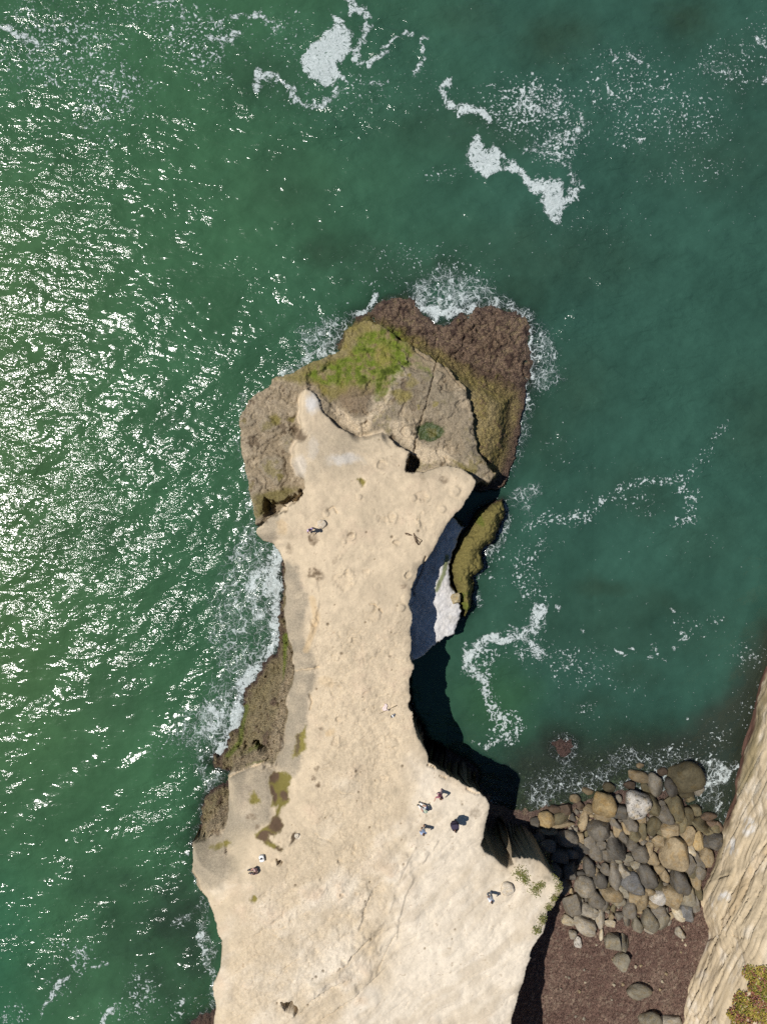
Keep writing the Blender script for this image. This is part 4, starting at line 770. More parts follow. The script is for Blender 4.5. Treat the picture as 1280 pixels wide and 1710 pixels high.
# zoomed-photo coordinates: x, y, half sizes, turn, colour, landmark name
BL = [(450,360,55,55,0,'y','big smooth yellow boulder'),(605,355,58,60,10,'w','white boulder blotched with dark lichen'),(850,235,70,74,0,'o','biggest wet olive boulder'),(625,235,46,28,25,'t',0),(715,270,32,50,-10,'p',0),(785,285,38,38,0,'d',0),
 (690,378,32,55,-30,'o',0),(668,300,18,38,-30,'o',0),(525,415,34,38,0,'d',0),(452,437,45,25,10,'t',0),(500,470,22,46,-35,'g',0),(575,465,32,46,-25,'g',0),(755,430,40,45,0,'g',0),(700,485,32,38,0,'o',0),(785,505,46,36,0,'t',0),
 (815,395,34,58,-20,'o',0),(835,462,32,46,0,'o',0),(882,440,28,40,-25,'o',0),(945,482,55,30,20,'o',0),(868,527,32,46,20,'t',0),(925,556,27,42,5,'y','upright yellow block near the cliff'),(1005,555,38,35,0,'d',0),(795,615,64,76,0,'t','largest tan boulder of the pile'),
 (884,606,32,25,15,'c',0),(922,662,25,50,-25,'g',0),(966,632,38,45,10,'t',0),(878,668,32,58,-15,'g',0),(655,722,42,62,-25,'d','dark oval boulder'),(592,776,54,45,5,'b','grey wedge beside the dark oval'),(505,742,40,66,0,'g','tall flat grey boulder'),
 (415,502,52,46,0,'g','grey boulder with a stepped top'),(380,560,32,38,10,'g',0),(510,590,46,56,-10,'d','dark angular boulder'),(545,540,22,36,-30,'g',0),(605,530,36,28,0,'o',0),(253,547,46,40,10,'g',0),(320,547,28,32,0,'t',0),(335,597,52,25,25,'d',0),
 (150,460,38,38,0,'y','round yellow boulder by the headland'),(238,440,42,26,-30,'o',0),(240,495,60,22,-10,'t',0),(160,515,50,15,5,'t',0),(350,450,20,46,15,'t',0),(375,403,36,20,15,'t',0),(290,445,18,18,0,'d',0),(415,632,34,40,-15,'g',0),
 (435,580,30,26,0,'g',0),(462,640,24,36,-35,'g',0),(370,692,32,44,0,'d','dark knobbly boulder by the shadow'),(328,642,20,30,0,'d',0),(455,705,22,28,0,'g',0),(425,750,34,38,0,'d',0),(342,795,44,46,20,'p',0),(400,778,36,22,10,'e',0),
 (290,880,46,46,0,'g','square grey boulder below the point'),(400,850,44,38,0,'g',0),(360,912,58,28,8,'p',0),(450,872,24,56,5,'g',0),(265,967,38,22,0,'c','cream stone beside the shade'),(350,985,66,36,22,'p','long pale boulder at the kelp edge'),
 (432,972,22,46,0,'p',0),(482,982,25,18,10,'c',0),(480,832,46,38,15,'t',0),(545,810,44,28,15,'e',0),(576,905,30,40,0,'g',0),(565,965,19,30,0,'g',0),(600,842,34,30,0,'t',0),(640,862,36,46,35,'t',0),(672,955,42,46,0,'e','round pale green boulder'),
 (720,920,38,30,0,'g',0),(752,962,30,44,10,'e',0),(615,987,28,32,0,'e',0),(780,975,17,26,0,'p',0),(718,850,32,40,25,'w',0),(668,815,36,24,-15,'t',0),(735,785,38,28,0,'o',0),(822,758,46,56,0,'d','domed dark mossy boulder'),
 (862,832,42,50,0,'e',0),(782,842,46,56,20,'t',0),(870,917,38,38,10,'b','blue grey boulder at the cliff foot'),(828,925,44,26,35,'c',0),(914,762,28,46,20,'t',0),(906,880,28,36,0,'g',0),(690,1025,28,16,0,'p',0),(840,1035,20,26,-15,'p','lone pale stone near the cliff'),
 (290,1035,20,20,0,'p','small pale stone near the shadow'),(318,1080,18,26,0,'w','small whitish stone by the dark shadow'),(438,1042,11,28,12,'c','narrow cream slab on the kelp'),(495,1075,36,42,-5,'e','square pale slab on the kelp'),(549,1082,26,38,5,'e','split half beside the square pale slab'),
 (538,1170,36,38,40,'e','triangular grey rock on the kelp'),(630,1330,55,32,20,'e','lone greenish boulder low on the kelp'),(682,1478,44,42,0,'e','rounded pale rock lowest on the beach'),(775,1486,62,26,0,'p','wide pale rock lowest on the beach'),
 (682,605,18,36,10,'t',0),(722,560,28,28,0,'t',0),(640,500,26,42,0,'o',0),(570,645,28,22,0,'e',0),(640,638,38,40,-20,'g',0),(592,582,34,28,0,'g',0),(548,712,26,34,-35,'p',0),(700,655,28,28,0,'t',0),(728,700,26,22,0,'t',0),(755,735,24,30,0,'t',0),
 (1020,512,24,24,0,'o',0),(1032,488,18,22,-20,'n',0),(985,440,36,18,10,'n',0),(912,402,30,24,0,'o',0),(862,322,40,22,-10,'o',0),(930,300,28,26,-20,'p',0),(800,348,42,22,-8,'o',0),(745,372,18,20,0,'g',0),(520,352,17,22,0,'p',0),(482,290,28,20,10,'o',0),
 (370,310,28,15,25,'t',0),(300,352,24,20,0,'t',0),(330,382,22,18,0,'n',0),(250,402,36,24,0,'n',0),(640,180,18,12,0,'t',0),(745,212,22,20,0,'n',0),(580,278,26,20,0,'n',0),(940,722,28,34,0,'g',0),(898,718,24,34,10,'o',0),(200,405,26,22,0,'n',0),
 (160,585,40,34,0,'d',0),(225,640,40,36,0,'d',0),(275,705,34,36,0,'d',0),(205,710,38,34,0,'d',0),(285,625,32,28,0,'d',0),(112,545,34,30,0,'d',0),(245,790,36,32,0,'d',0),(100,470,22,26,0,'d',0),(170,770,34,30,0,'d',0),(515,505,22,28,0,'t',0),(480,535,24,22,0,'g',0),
 (560,500,20,28,-20,'t',0),(640,455,22,34,0,'t',0),(740,520,26,24,0,'o',0),(845,575,20,24,0,'o',0),(985,520,26,18,10,'o',0),(965,575,22,24,0,'d',0),(700,745,24,26,0,'t',0),(610,680,24,22,0,'e',0),(395,545,16,20,0,'t',0),(520,655,22,20,0,'e',0),(620,905,22,26,0,'t',0),
 (520,870,30,26,0,'e',0),(700,890,28,20,0,'t',0),(930,830,20,34,10,'o',0),(860,760,18,38,10,'o',0),(325,870,24,22,0,'p',0),(400,925,36,22,0,'p',0),(330,740,26,22,0,'d',0),(400,720,20,20,0,'t',0),(790,270,20,20,0,'n',0),(890,350,22,18,0,'o',0),(1000,475,26,16,15,'n',0)]
def bpix(x, y): return 860 + x / 3.048, 1220 + y / 3.047
placed = []; rb = random.Random(21)
OW = {'p': 'lone', 0: ''}
def put_boulder(px, py, rx, ry, rot, col, zbase=None, hz=.95, mesh=None, name='boulder'):
    z = 1.2 if zbase is None else zbase
    for _ in range(3):
        x, y = U(px, py, z + .3); z = Hb(x, y) if zbase is None else zbase
    s = (CZ - z - .4) / F
    a, b = rx / 3.048 * s, ry / 3.048 * s; c = min(a, b) * hz * rb.uniform(.85, 1.15)
    if mesh is None: mesh = rb.choice(ROUNDS) if rb.random() < .55 else rb.choice(STONES)
    kx = 1.14 if mesh in ROUNDS else 1.27
    o = bpy.data.objects.new(name, mesh); COL.objects.link(o)
    o.location = (x, y, z + c * .62); o.scale = (a * kx, b * kx, c * 1.35)
    o.rotation_euler = (rb.uniform(-.12, .12), rb.uniform(-.12, .12), math.radians(-rot))
    k = rb.uniform(.68, 1.0); o.color = (col[0] * k, col[1] * k, col[2] * k, 0.0)
    return o, a, b
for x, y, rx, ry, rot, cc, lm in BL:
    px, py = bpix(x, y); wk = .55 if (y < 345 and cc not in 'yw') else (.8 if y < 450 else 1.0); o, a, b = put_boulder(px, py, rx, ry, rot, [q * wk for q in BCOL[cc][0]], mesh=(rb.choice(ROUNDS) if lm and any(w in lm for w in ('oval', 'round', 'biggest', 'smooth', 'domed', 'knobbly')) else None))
    if cc == 'w' and lm: o.color[3] = .85
    elif cc in 'wp': o.color[3] = .25
    placed.append((o, a, b, cc, lm, x, y))
# labels: landmarks by their look, the others by look and by the landmark they lie next to
LMK = [(p[5], p[6], p[4]) for p in placed if p[4]]
seen = set()
def dirword(dx, dy):
    ang = math.degrees(math.atan2(-dy, dx)) % 360
    return ['right of', 'above and right of', 'above', 'above and left of', 'left of', 'below and left of', 'below', 'below and right of'][int((ang + 22.5) // 45) % 8]
def uniq(lab, alts):
    for l in [lab] + alts:
        if l not in seen and 4 <= len(l.split()) <= 16: seen.add(l); return l
    return None
for o, a, b, cc, lm, x, y in placed:
    if lm:
        lab = lm + ('' if len(lm.split()) > 3 else ' in the boulder pile'); seen.add(lab); o['label'] = lab
ORD = ['', 'second ', 'third ', 'fourth ', 'fifth ', 'sixth ', 'seventh ', 'eighth ']
for o, a, b, cc, lm, x, y in placed:
    tag(o, cat='boulder', group='boulders piled in the cove')
    if lm: continue
    m = math.sqrt(a * b); size = 'small' if m < .52 else ('mid sized' if m < .75 else 'large'); shp = 'long' if max(a, b) / min(a, b) > 1.6 else ('rounded' if max(a, b) / min(a, b) < 1.2 else 'oblong')
    near_ = sorted(LMK, key=lambda q: math.hypot(q[0] - x, q[1] - y))[:6]
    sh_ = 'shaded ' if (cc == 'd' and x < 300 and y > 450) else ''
    al = [f'{size} {shp} {sh_}{BCOL[cc][1]} boulder {dirword(x - q[0], y - q[1])} the {q[2]}' for q in near_]
    al += [f'{shp} {sh_}{BCOL[cc][1]} boulder {dirword(x - q[0], y - q[1])} the {q[2]}' for q in near_]
    al += [f'{sh_}{BCOL[cc][1]} boulder {o_} nearest to the {q[2]}' for q in near_ for o_ in ('second', 'third', 'fourth', 'fifth', 'sixth')]
    l = uniq(al[0], al[1:]); assert l, al
    o['label'] = l
# stones wedged in the gaps
cnt = 0; tries = 0; sm_list = []
POLYB = [bpix(*p) for p in [(120,430),(330,400),(420,420),(600,420),(900,470),(1020,500),(950,700),(930,900),(840,950),(690,970),(560,940),(480,960),(300,990),(260,900),(300,780),(330,640),(240,580),(120,520)]]
while cnt < 190 and tries < 14000:
    tries += 1; x = rb.uniform(100, 1030); y = rb.uniform(250, 1010); px, py = bpix(x, y)
    if poly_sd(POLYB, np.array([px]), np.array([py]), 5)[0] < 0: continue
    r = rb.uniform(8, 20); d = min(math.hypot(p[5] - x, p[6] - y) - .80 * math.sqrt(p[1] * p[2]) * 54 for p in placed)
    d2 = min([math.hypot(q[0] - x, q[1] - y) - q[2] for q in sm_list] + [99])
    if d < r * .35 or d2 < r * .7: continue
    o, a, b = put_boulder(px, py, r, r * rb.uniform(.7, 1.2), rb.uniform(0, 180), BCOL[sc_ := rb.choice('tgogpt')][0], None, .9, rb.choice(SMALLS), 'stone')
    q = min(LMK, key=lambda q: math.hypot(q[0] - x, q[1] - y)); tag(o, f'small {BCOL[sc_][1]} stone {dirword(x - q[0], y - q[1])} the {q[2]}', 'stone', 'small stones between the cove boulders'); sm_list.append((x, y, r)); cnt += 1
# scattered pebbles on the kelp
for i in range(34):
    px = rb.uniform(935, 1150); py = rb.uniform(1545, 1705); r = rb.uniform(4, 8)
    if px > 1160 - (py - 1545) * .15: continue
    o, a, b = put_boulder(px, py, r, r, 0, BCOL[rb.choice('tpc')][0], None, .9, rb.choice(SMALLS), 'pebble')
    tag(o, 'small pale pebble lying on the red brown kelp', 'pebble', 'pebbles strewn on the kelp')
# stones on the headland
def head_stone(px, py, r, col, lab, flat=.8, mesh=None, z0=7, sink=.35, name='stone'):
    v = on_head(px, py, z0); s = (CZ - v.z) / F * r
    o = bpy.data.objects.new(name, mesh or STONES[3]); COL.objects.link(o); o.location = (v.x, v.y, v.z + s * flat * sink); o.scale = (s * 1.1, s * 1.1, s * flat)
    o.rotation_euler = (0, 0, rb.uniform(0, 6)); o.color = (*col, 0.0); tag(o, lab, 'stone'); return o
head_stone(760, 999, 9, (.40,.33,.20), 'round tan stone lodged at the edge of the white slab', .9, None, 2.2)
head_stone(496, 1395, 4.5, (.62,.56,.46), 'small white stone beside the brown tide pool stain', .8, SMALLS[2], 7)
# round flat concretions
def disc_mesh(name, seed):
    bm = bmesh.new(); r = random.Random(seed); rings = [(0, .98), (.5, 1.0), (.80, .96), (.95, .80), (1.03, .45), (1.0, .0), (.96, -.4)]; n = 40; vs = []
    wob = [1 + .045 * math.sin(3 * i / n * 6.283 + seed) + .03 * math.sin(5 * i / n * 6.283 + 2 * seed) + r.uniform(-.01, .01) for i in range(n)]
    for q, (rr_, z) in enumerate(rings):
        if rr_ == 0: vs.append([bm.verts.new((0, 0, z))]); continue
        vs.append([bm.verts.new((rr_ * wob[i] * math.cos(6.28318 * i / n), rr_ * wob[i] * math.sin(6.28318 * i / n), z + r.uniform(-.05, .05))) for i in range(n)])
    for i in range(n): bm.faces.new((vs[0][0], vs[1][i], vs[1][(i + 1) % n]))
    for q in range(1, len(rings) - 1):
        for i in range(n): bm.faces.new((vs[q][i], vs[q + 1][i], vs[q + 1][(i + 1) % n], vs[q][(i + 1) % n]))
    bmesh.ops.recalc_face_normals(bm, faces=bm.faces)
    me = bpy.data.meshes.new(name); bm.to_mesh(me); bm.free(); me.polygons.foreach_set('use_smooth', [True] * len(me.polygons)); me.materials.append(BOULDER); return me
for px, py, r, lab, sd_ in [(537, 875, 7.5, 'round flat pale stone beside the lone person at the north end', 1), (846, 1483, 11, 'big round cream stone beside the person near the cliff point', 2)]:
    v = on_head(px, py); s = (CZ - v.z) / F * r
    o = bpy.data.objects.new('round_stone', disc_mesh('round_stone', sd_)); COL.objects.link(o); o.location = (v.x, v.y, v.z + .04); o.scale = (s, s, .24 if r < 9 else .34); o.color = (.56, .48, .37, 0); tag(o, lab, 'stone')

# ------------------------------------------------------------------ PLANTS
def leaf_mat(name):
    t = NT(name); c = t.attr('lc', True); b = t.principled(c, .6, None, .3); return b
LEAF = leaf_mat('leaves')
def leaves(name, pts, cols, size, parent=None, seed=1, up_=.5):
    r = random.Random(seed); V = []; Fc = []; Cc = []
    for (x, y, z), c in zip(pts, cols):
        a = r.uniform(0, 6.283); t_ = r.uniform(up_ * .4, 1.0); L_ = size * r.uniform(.6, 1.3); w = L_ * .28
        d = Vector((math.cos(a), math.sin(a), t_)).normalized(); sd = Vector((-math.sin(a), math.cos(a), 0)); n = d.cross(sd)
        b0 = Vector((x, y, z)); i0 = len(V)
        V += [b0, b0 + d * L_ * .5 + sd * w - n * w * .3, b0 + d * L_, b0 + d * L_ * .5 - sd * w - n * w * .3, b0 + d * L_ * .5 + n * w * .35]
        Fc += [(i0, i0 + 1, i0 + 4), (i0 + 1, i0 + 2, i0 + 4), (i0 + 2, i0 + 3, i0 + 4), (i0 + 3, i0, i0 + 4)]
        k = r.uniform(.7, 1.25); Cc += [(c[0] * k, c[1] * k, c[2] * k, 1)] * 5
    o = mesh_obj(name, [tuple(v) for v in V], Fc, LEAF, parent, False)
    at = o.data.attributes.new('lc', 'FLOAT_COLOR', 'POINT'); at.data.foreach_set('color', np.array(Cc, np.float32).reshape(-1)); return o
# ice plant carpet on top of the sea cliff (rides on the cliff mesh)
IP = [(1248,1612),(1262,1616),(1280,1612),(1300,1612),(1300,1760),(1220,1760),(1222,1705),(1214,1690),(1226,1678),(1222,1664),(1234,1652),(1246,1655),(1252,1640),(1240,1625)]
QX, QY = P(KX, KY, np.minimum(KZ, 30)); mk = (poly_sd(IP, QX + 3 * c3, QY + 3 * c2, 10) > 0) & (KD < 14); iy, ix = np.where(mk)
ci = cliff.data; rp = random.Random(5); pts = []; cols = []
PAL = [((.34, .27, .05), 4), ((.19, .20, .035), 4), ((.30, .12, .07), 4), ((.27, .20, .06), 1), ((.18, .09, .08), 3)]
pal = [c for c, w in PAL for _ in range(w)]
blot = fbm(KX, KY, .9, 3, 131)
for i, j in zip(iy, ix):
    if blot[i, j] < -.55: continue
    for _ in range(3):
        q = rp.random()
        c = rp.choice(pal) if q < .45 else (pal[0] if blot[i, j] > .1 else ((.30, .13, .08) if blot[i, j] < -.25 else (.22, .21, .035)))
        pts.append((KX[i, j] + rp.uniform(-.05, .05), KY[i, j] + rp.uniform(-.05, .05), KZ[i, j] - .01)); cols.append(c)
ip = leaves('ice_plant', pts, cols, .24, None, 8, .6); tag(ip, 'carpet of yellow green and red ice plant on the cliff top', 'ice plant', kind='stuff')
# tufts on the pointed end of the headland
TUFTS = [(868,1458,10,'green tuft at the crevice nearest the flat rock top'),(876,1468,7,'small green tuft just below the crevice tuft'),(893,1485,9,'green tuft in the middle of the pale point'),(903,1478,6,'small green tuft uphill of the middle tuft'),
 (926,1462,5,'tiny green tuft on the shaded edge of the point'),(934,1478,7,'green tuft at the very tip of the point'),(924,1500,6,'green tuft on the seaward rim of the point'),(905,1535,7,'olive tuft low on the rim below the point'),(896,1553,6,'lowest olive tuft on the rim of the headland'),(915,1515,5,'olive tuft on the rim between two others')]
for i, (px, py, r, lab) in enumerate(TUFTS):
    v = on_head(px, py, 8.5); s = r * .05; e = bpy.data.objects.new('coastal_plant', None); COL.objects.link(e); e.location = v; e.empty_display_size = .1
    rr_ = random.Random(50 + i); pts = []; cols = []
    for k in range(26 * r):
        a, q = rr_.uniform(0, 6.283), math.sqrt(rr_.random()) * s * (1 + .5 * math.sin(3 * i + 2 * k))
        x, y = v.x + q * math.cos(a), v.y + q * math.sin(a); pts.append((x - v.x, y - v.y, Hh(x, y) - v.z)); cols.append(rr_.choice([(.13,.15,.03),(.17,.17,.04),(.10,.12,.02),(.24,.20,.08)]))
    leaves('foliage', pts, cols, .13, e, 60 + i, .8)
    V = []; Fc = []
    for k in range(5):
        a = k * 1.257; b0 = len(V); V += [(-.01, -.01, -.02), (.01, -.01, -.02), (0, .012, -.02), (s * .6 * math.cos(a), s * .6 * math.sin(a), .07)]; Fc += [(b0, b0 + 1, b0 + 3), (b0 + 1, b0 + 2, b0 + 3), (b0 + 2, b0, b0 + 3)]
    st_ = mesh_obj('stem', V, Fc, LEAF, e, False); at = st_.data.attributes.new('lc', 'FLOAT_COLOR', 'POINT'); at.data.foreach_set('color', np.tile(np.array((.09, .07, .04, 1), np.float32), len(V)))
    tag(e, lab, 'plant', 'plants on the pointed end of the headland')
# dried kelp on the rock
def tube(pts, r0, r1=None, n=6):
    r1 = r0 if r1 is None else r1; V = []; Fc = []; pts = [Vector(p) for p in pts]
    for i, p in enumerate(pts):
        d = (pts[min(i + 1, len(pts) - 1)] - pts[max(i - 1, 0)]).normalized(); u = d.cross(Vector((0, 0, 1)))
        u = u.normalized() if u.length > 1e-4 else Vector((1, 0, 0)); w = d.cross(u); r = r0 + (r1 - r0) * i / (len(pts) - 1)
        V += [tuple(p + (u * math.cos(6.28318 * k / n) + w * math.sin(6.28318 * k / n)) * r) for k in range(n)]
    for i in range(len(pts) - 1):
        for k in range(n): Fc.append((i * n + k, i * n + (k + 1) % n, (i + 1) * n + (k + 1) % n, (i + 1) * n + k))
    Fc += [tuple(range(n))[::-1], tuple(range((len(pts) - 1) * n, len(pts) * n))]; return V, Fc
def join(parts):
    V = []; Fc = []
    for v, f in parts: b = len(V); V += v; Fc += [tuple(i + b for i in q) for q in f]
    return V, Fc
KELPM = plain('dried_kelp', (.11, .07, .04))
for (pxs, lab, seed) in [([(690,890),(692,897),(697,898),(704,902),(700,906),(698,910)], 'dark dried kelp strands on the rock near the east edge', 1), ([(676,890),(682,893),(688,894)], 'thin scrap of dried kelp left of the larger strands', 2)]:
    r = random.Random(seed); parts = []; base = on_head(*pxs[0])
    for k in range(9 if seed == 1 else 5):
        a, b = r.sample(pxs, 2); m = ((a[0] + b[0]) / 2 + r.uniform(-3, 3), (a[1] + b[1]) / 2 + r.uniform(-3, 3))
        ps = [on_head(*q) + Vector((0, 0, .03 + .03 * r.random())) - base for q in (a, m, b)]; parts.append(tube([ps[0], ps[0] * .3 + ps[1] * .7, ps[1] * .6 + ps[2] * .4, ps[2]], .035, .015, 5))
    o = mesh_obj('dried_kelp', *join(parts), KELPM); o.location = base; tag(o, lab, 'seaweed')

# ------------------------------------------------------------------ PEOPLE
MATC = {}
def cloth(name, col, rough=.85):
    if name not in MATC: MATC[name] = plain(name, col, rough, .12, 30, .004)
    return MATC[name]
SKIN = cloth('skin', (.48, .27, .18), .6)
def limb_r(a): return a
def person(loc, yaw, J, shirt, legs, hair, label, shoe=None, extra=None, hat=None, scale=1.0, bare=('fore', 'hand')):
    """J: joint positions in the person's own frame (y forward)."""
    e = bpy.data.objects.new('person', None); COL.objects.link(e); e.location = loc; e.rotation_euler = (0, 0, yaw); e.scale = (scale,) * 3; e.empty_display_size = .2
    shoe = shoe or cloth('dark_shoe', (.05, .045, .04))
    mats = [shirt, legs, SKIN, shoe]
    rad = {'pelvis': .135, 'waist': .125, 'chest': .15, 'neck': .058, 'head': .085, 'crown': .085, 'shL': .07, 'shR': .07, 'elL': .047, 'elR': .047, 'wrL': .033, 'wrR': .033, 'paL': .036, 'paR': .036,
           'hiL': .095, 'hiR': .095, 'knL': .066, 'knR': .066, 'anL': .046, 'anR': .046, 'toL': .04, 'toR': .04}
    names = list(rad); E = [('pelvis', 'waist', 0), ('waist', 'chest', 0), ('chest', 'neck', 0), ('neck', 'head', 2), ('head', 'crown', 2)]
    for s in 'LR': E += [('chest', 'sh' + s, 0), ('sh' + s, 'el' + s, 0), ('el' + s, 'wr' + s, 2 if 'fore' in bare else 0), ('wr' + s, 'pa' + s, 2), ('pelvis', 'hi' + s, 1), ('hi' + s, 'kn' + s, 1), ('kn' + s, 'an' + s, 2 if 'calf' in bare else 1), ('an' + s, 'to' + s, 3)]
    me = bpy.data.meshes.new('body_skeleton'); me.from_pydata([J[n] for n in names], [(names.index(a), names.index(b)) for a, b, _ in E], [])
    o = bpy.data.objects.new('tmp', me); COL.objects.link(o)
    sk = o.modifiers.new('skin', 'SKIN'); sk.use_smooth_shade = True; sb = o.modifiers.new('sub', 'SUBSURF'); sb.levels = 2; sb.render_levels = 2
    for i, n in enumerate(names):
        v = me.skin_vertices[0].data[i]; k = rad[n] * 1.3
        v.radius = (k * 1.0, k * 1.0); v.use_root = (n == 'pelvis')
        if n == 'chest': v.radius = (.215, .155)
        if n in ('pelvis', 'waist'): v.radius = (k * 1.1, k * .85)
    dg = bpy.context.evaluated_depsgraph_get(); dg.update(); m2 = bpy.data.meshes.new_from_object(o.evaluated_get(dg)); bpy.data.objects.remove(o); bpy.data.meshes.remove(me)
    bm = bmesh.new(); bm.from_mesh(m2)
    seg = [(Vector(J[a]), Vector(J[b]), m) for a, b, m in E]
    for f in bm.faces:
        c = f.calc_center_median(); best = 9; mi = 0
        for a, b, m in seg:
            d = b - a; t = max(0, min(1, (c - a).dot(d) / d.length_squared)); q = (c - a - d * t).length
            if q < best: best = q; mi = m
        f.material_index = mi; f.smooth = True
    def cone(p0, p1, r0, r1, mi):
        V, Fc = tube([p0, (Vector(p0) + Vector(p1)) / 2 + Vector((0, 0, .003)), p1], r0, r1, 6); vs = [bm.verts.new(v) for v in V]
        for q in Fc:
            f = bm.faces.new([vs[i] for i in q]); f.material_index = mi; f.smooth = True
    for s in 'LR':                                    # five fingers on each hand
        w, p = Vector(J['wr' + s]), Vector(J['pa' + s]); d = (p - w).normalized(); sd = d.cross(Vector((0, 0, 1))); sd = sd.normalized() if sd.length > .1 else Vector((0, 1, 0)); dn = sd.cross(d)
        for k, ln in enumerate((.06, .075, .08, .072)):
            b0 = p + sd * (k - 1.5) * .018; cone(b0, b0 + d * ln * .8 + dn * .025 * (-1), .010, .007, 2)
        cone(w + (p - w) * .5 + sd * .025, p + sd * .062, .011, .008, 2)
    H, Cn = Vector(J['head']), Vector(J['crown']); upv = (Cn - H).normalized(); fw = Vector((0, 1, 0)); fw = (fw - upv * fw.dot(upv)).normalized(); sdv = fw.cross(upv)
    mid = (H + Cn) / 2
    cone(mid + fw * .085 + upv * .005, mid + fw * .12 - upv * .02, .012, .014, 2)   # nose
    cone(mid + sdv * .088, mid + sdv * .1 + upv * .03, .012, .018, 2); cone(mid - sdv * .088, mid - sdv * .1 + upv * .03, .012, .018, 2)   # ears
    m2.materials.clear()
    for m in mats: m2.materials.append(m)
    bm.to_mesh(m2); bm.free()
    bo = bpy.data.objects.new('body', m2); COL.objects.link(bo); bo.parent = e
    fb = mesh_obj('eyes', *join([tube([mid + fw * .078 + sdv * k * .034 + upv * .02, mid + fw * .091 + sdv * k * .034 + upv * .02], .011, .009, 6) for k in (-1, 1)]), cloth('eye', (.03, .02, .02)), e)
    # hair: a cap over the back and top of the skull
    bm = bmesh.new(); bmesh.ops.create_uvsphere(bm, u_segments=16, v_segments=12, radius=1); rot = Matrix((sdv, fw, upv)).transposed()
    c0 = mid + upv * .03 - fw * .012
    for v in list(bm.verts):
        if v.co.z < -.35 or (v.co.y > .35 and v.co.z < .35): bm.verts.remove(v)
    for v in bm.verts: v.co = c0 + rot @ Vector((v.co.x * .100, v.co.y * .110, v.co.z * .115))
    hm = bpy.data.meshes.new('hair'); bm.to_mesh(hm); bm.free(); hm.polygons.foreach_set('use_smooth', [True] * len(hm.polygons)); hm.materials.append(hair if hat is None else hat)
    ho = bpy.data.objects.new('hair' if hat is None else 'hat', hm); COL.objects.link(ho); ho.parent = e
    if hat is not None:
        n = 20; V = [tuple(c0 + rot @ Vector((.098 * math.cos(6.28318 * i / n), .108 * math.sin(6.28318 * i / n), .03))) for i in range(n)] + [tuple(c0 + rot @ Vector((.15 * math.cos(6.28318 * i / n), .17 * math.sin(6.28318 * i / n), .01))) for i in range(n)]
        V += [(x, y, z - .008) for x, y, z in V]
        Fc = [(i, (i + 1) % n, n + (i + 1) % n, n + i) for i in range(n)] + [(2 * n + i, 3 * n + i, 3 * n + (i + 1) % n, 2 * n + (i + 1) % n) for i in range(n)] + [(n + i, n + (i + 1) % n, 3 * n + (i + 1) % n, 3 * n + i) for i in range(n)]
        mesh_obj('brim', V, Fc, hat, ho)
    tag(e, label, 'person', 'people on the headland'); return e
def stand(arms=(-.2, .2), stride=.12, lean=0.0, reach=None):
    J = {'pelvis': (0, 0, .93), 'waist': (0, lean * .3, 1.12), 'chest': (0, lean * .7, 1.34), 'neck': (0, lean, 1.50), 'head': (0, lean + .02, 1.58), 'crown': (0, lean + .02, 1.68)}
    for s, k in (('L', -1), ('R', 1)):
        a = arms[0] if s == 'L' else arms[1]
        J['sh' + s] = (k * .18, lean * .8, 1.43); J['el' + s] = (k * .25, a * .5 + lean * .8, 1.16); J['wr' + s] = (k * .26, a + lean * .8 + .08, .93); J['pa' + s] = (k * .26, a + lean * .8 + .12, .86)
        f = stride * k; J['hi' + s] = (k * .09, 0, .88); J['kn' + s] = (k * .10, f * .6 + .04, .48); J['an' + s] = (k * .11, f, .09); J['to' + s] = (k * .125, f + .16, .045)
    if reach:
        for s in reach: k = -1 if s == 'L' else 1; J['el' + s] = (k * .36, .16, 1.30); J['wr' + s] = (k * .40, .38, 1.36); J['pa' + s] = (k * .40, .45, 1.38)
    return J
def sit(lean=-.12, knees=.42):
    J = {'pelvis': (0, 0, .13), 'waist': (0, lean * .3, .30), 'chest': (0, lean * .4 + .02, .52), 'neck': (0, lean * .3 + .06, .68), 'head': (0, .09, .76), 'crown': (0, .10, .86)}
    for s, k in (('L', -1), ('R', 1)):
        J['sh' + s] = (k * .18, lean * .3 + .05, .61); J['el' + s] = (k * .27, .16, .40); J['wr' + s] = (k * .19, .36, .42); J['pa' + s] = (k * .16, .43, .43)
        J['hi' + s] = (k * .10, .03, .12); J['kn' + s] = (k * .17, .40, knees); J['an' + s] = (k * .13, .66, .08); J['to' + s] = (k * .14, .82, .045)
    return J
DKHAIR = cloth('dark_hair', (.035, .025, .02), .6); BRHAIR = cloth('brown_hair', (.10, .06, .035), .6)
def at(px, py): return on_head(px, py)
R = math.radians
person(at(520, 884), R(200), stand((-.1, .15), .14), cloth('lavender_cloth', (.55, .42, .62)), cloth('pale_pink_cloth', (.70, .52, .52)), DKHAIR, 'person in lavender and pale pink standing alone at the north end')
person(at(733, 1320), R(165), stand((.25, -.25), .20, .05, 'R'), cloth('burgundy_cloth', (.28, .09, .13)), cloth('rose_trousers', (.62, .42, .42)), BRHAIR, 'person in burgundy with an arm out, closest to the cliff edge')
person(at(711, 1349), R(60), sit(-.1, .40), cloth('navy_cloth', (.035, .045, .11)), cloth('white_cloth', (.75, .74, .72)), DKHAIR, 'person in navy top and white bottoms sitting on the rock with a hat', hat=cloth('pale_green_hat', (.40, .46, .34)))
person(at(705, 1379), R(185), stand((.15, -.1), .12), cloth('light_blue_cloth', (.36, .46, .66)), cloth('cream_shorts', (.66, .60, .52)), BRHAIR, 'person in light blue top and pale shorts left of the person in black', bare=('fore', 'hand', 'calf'))
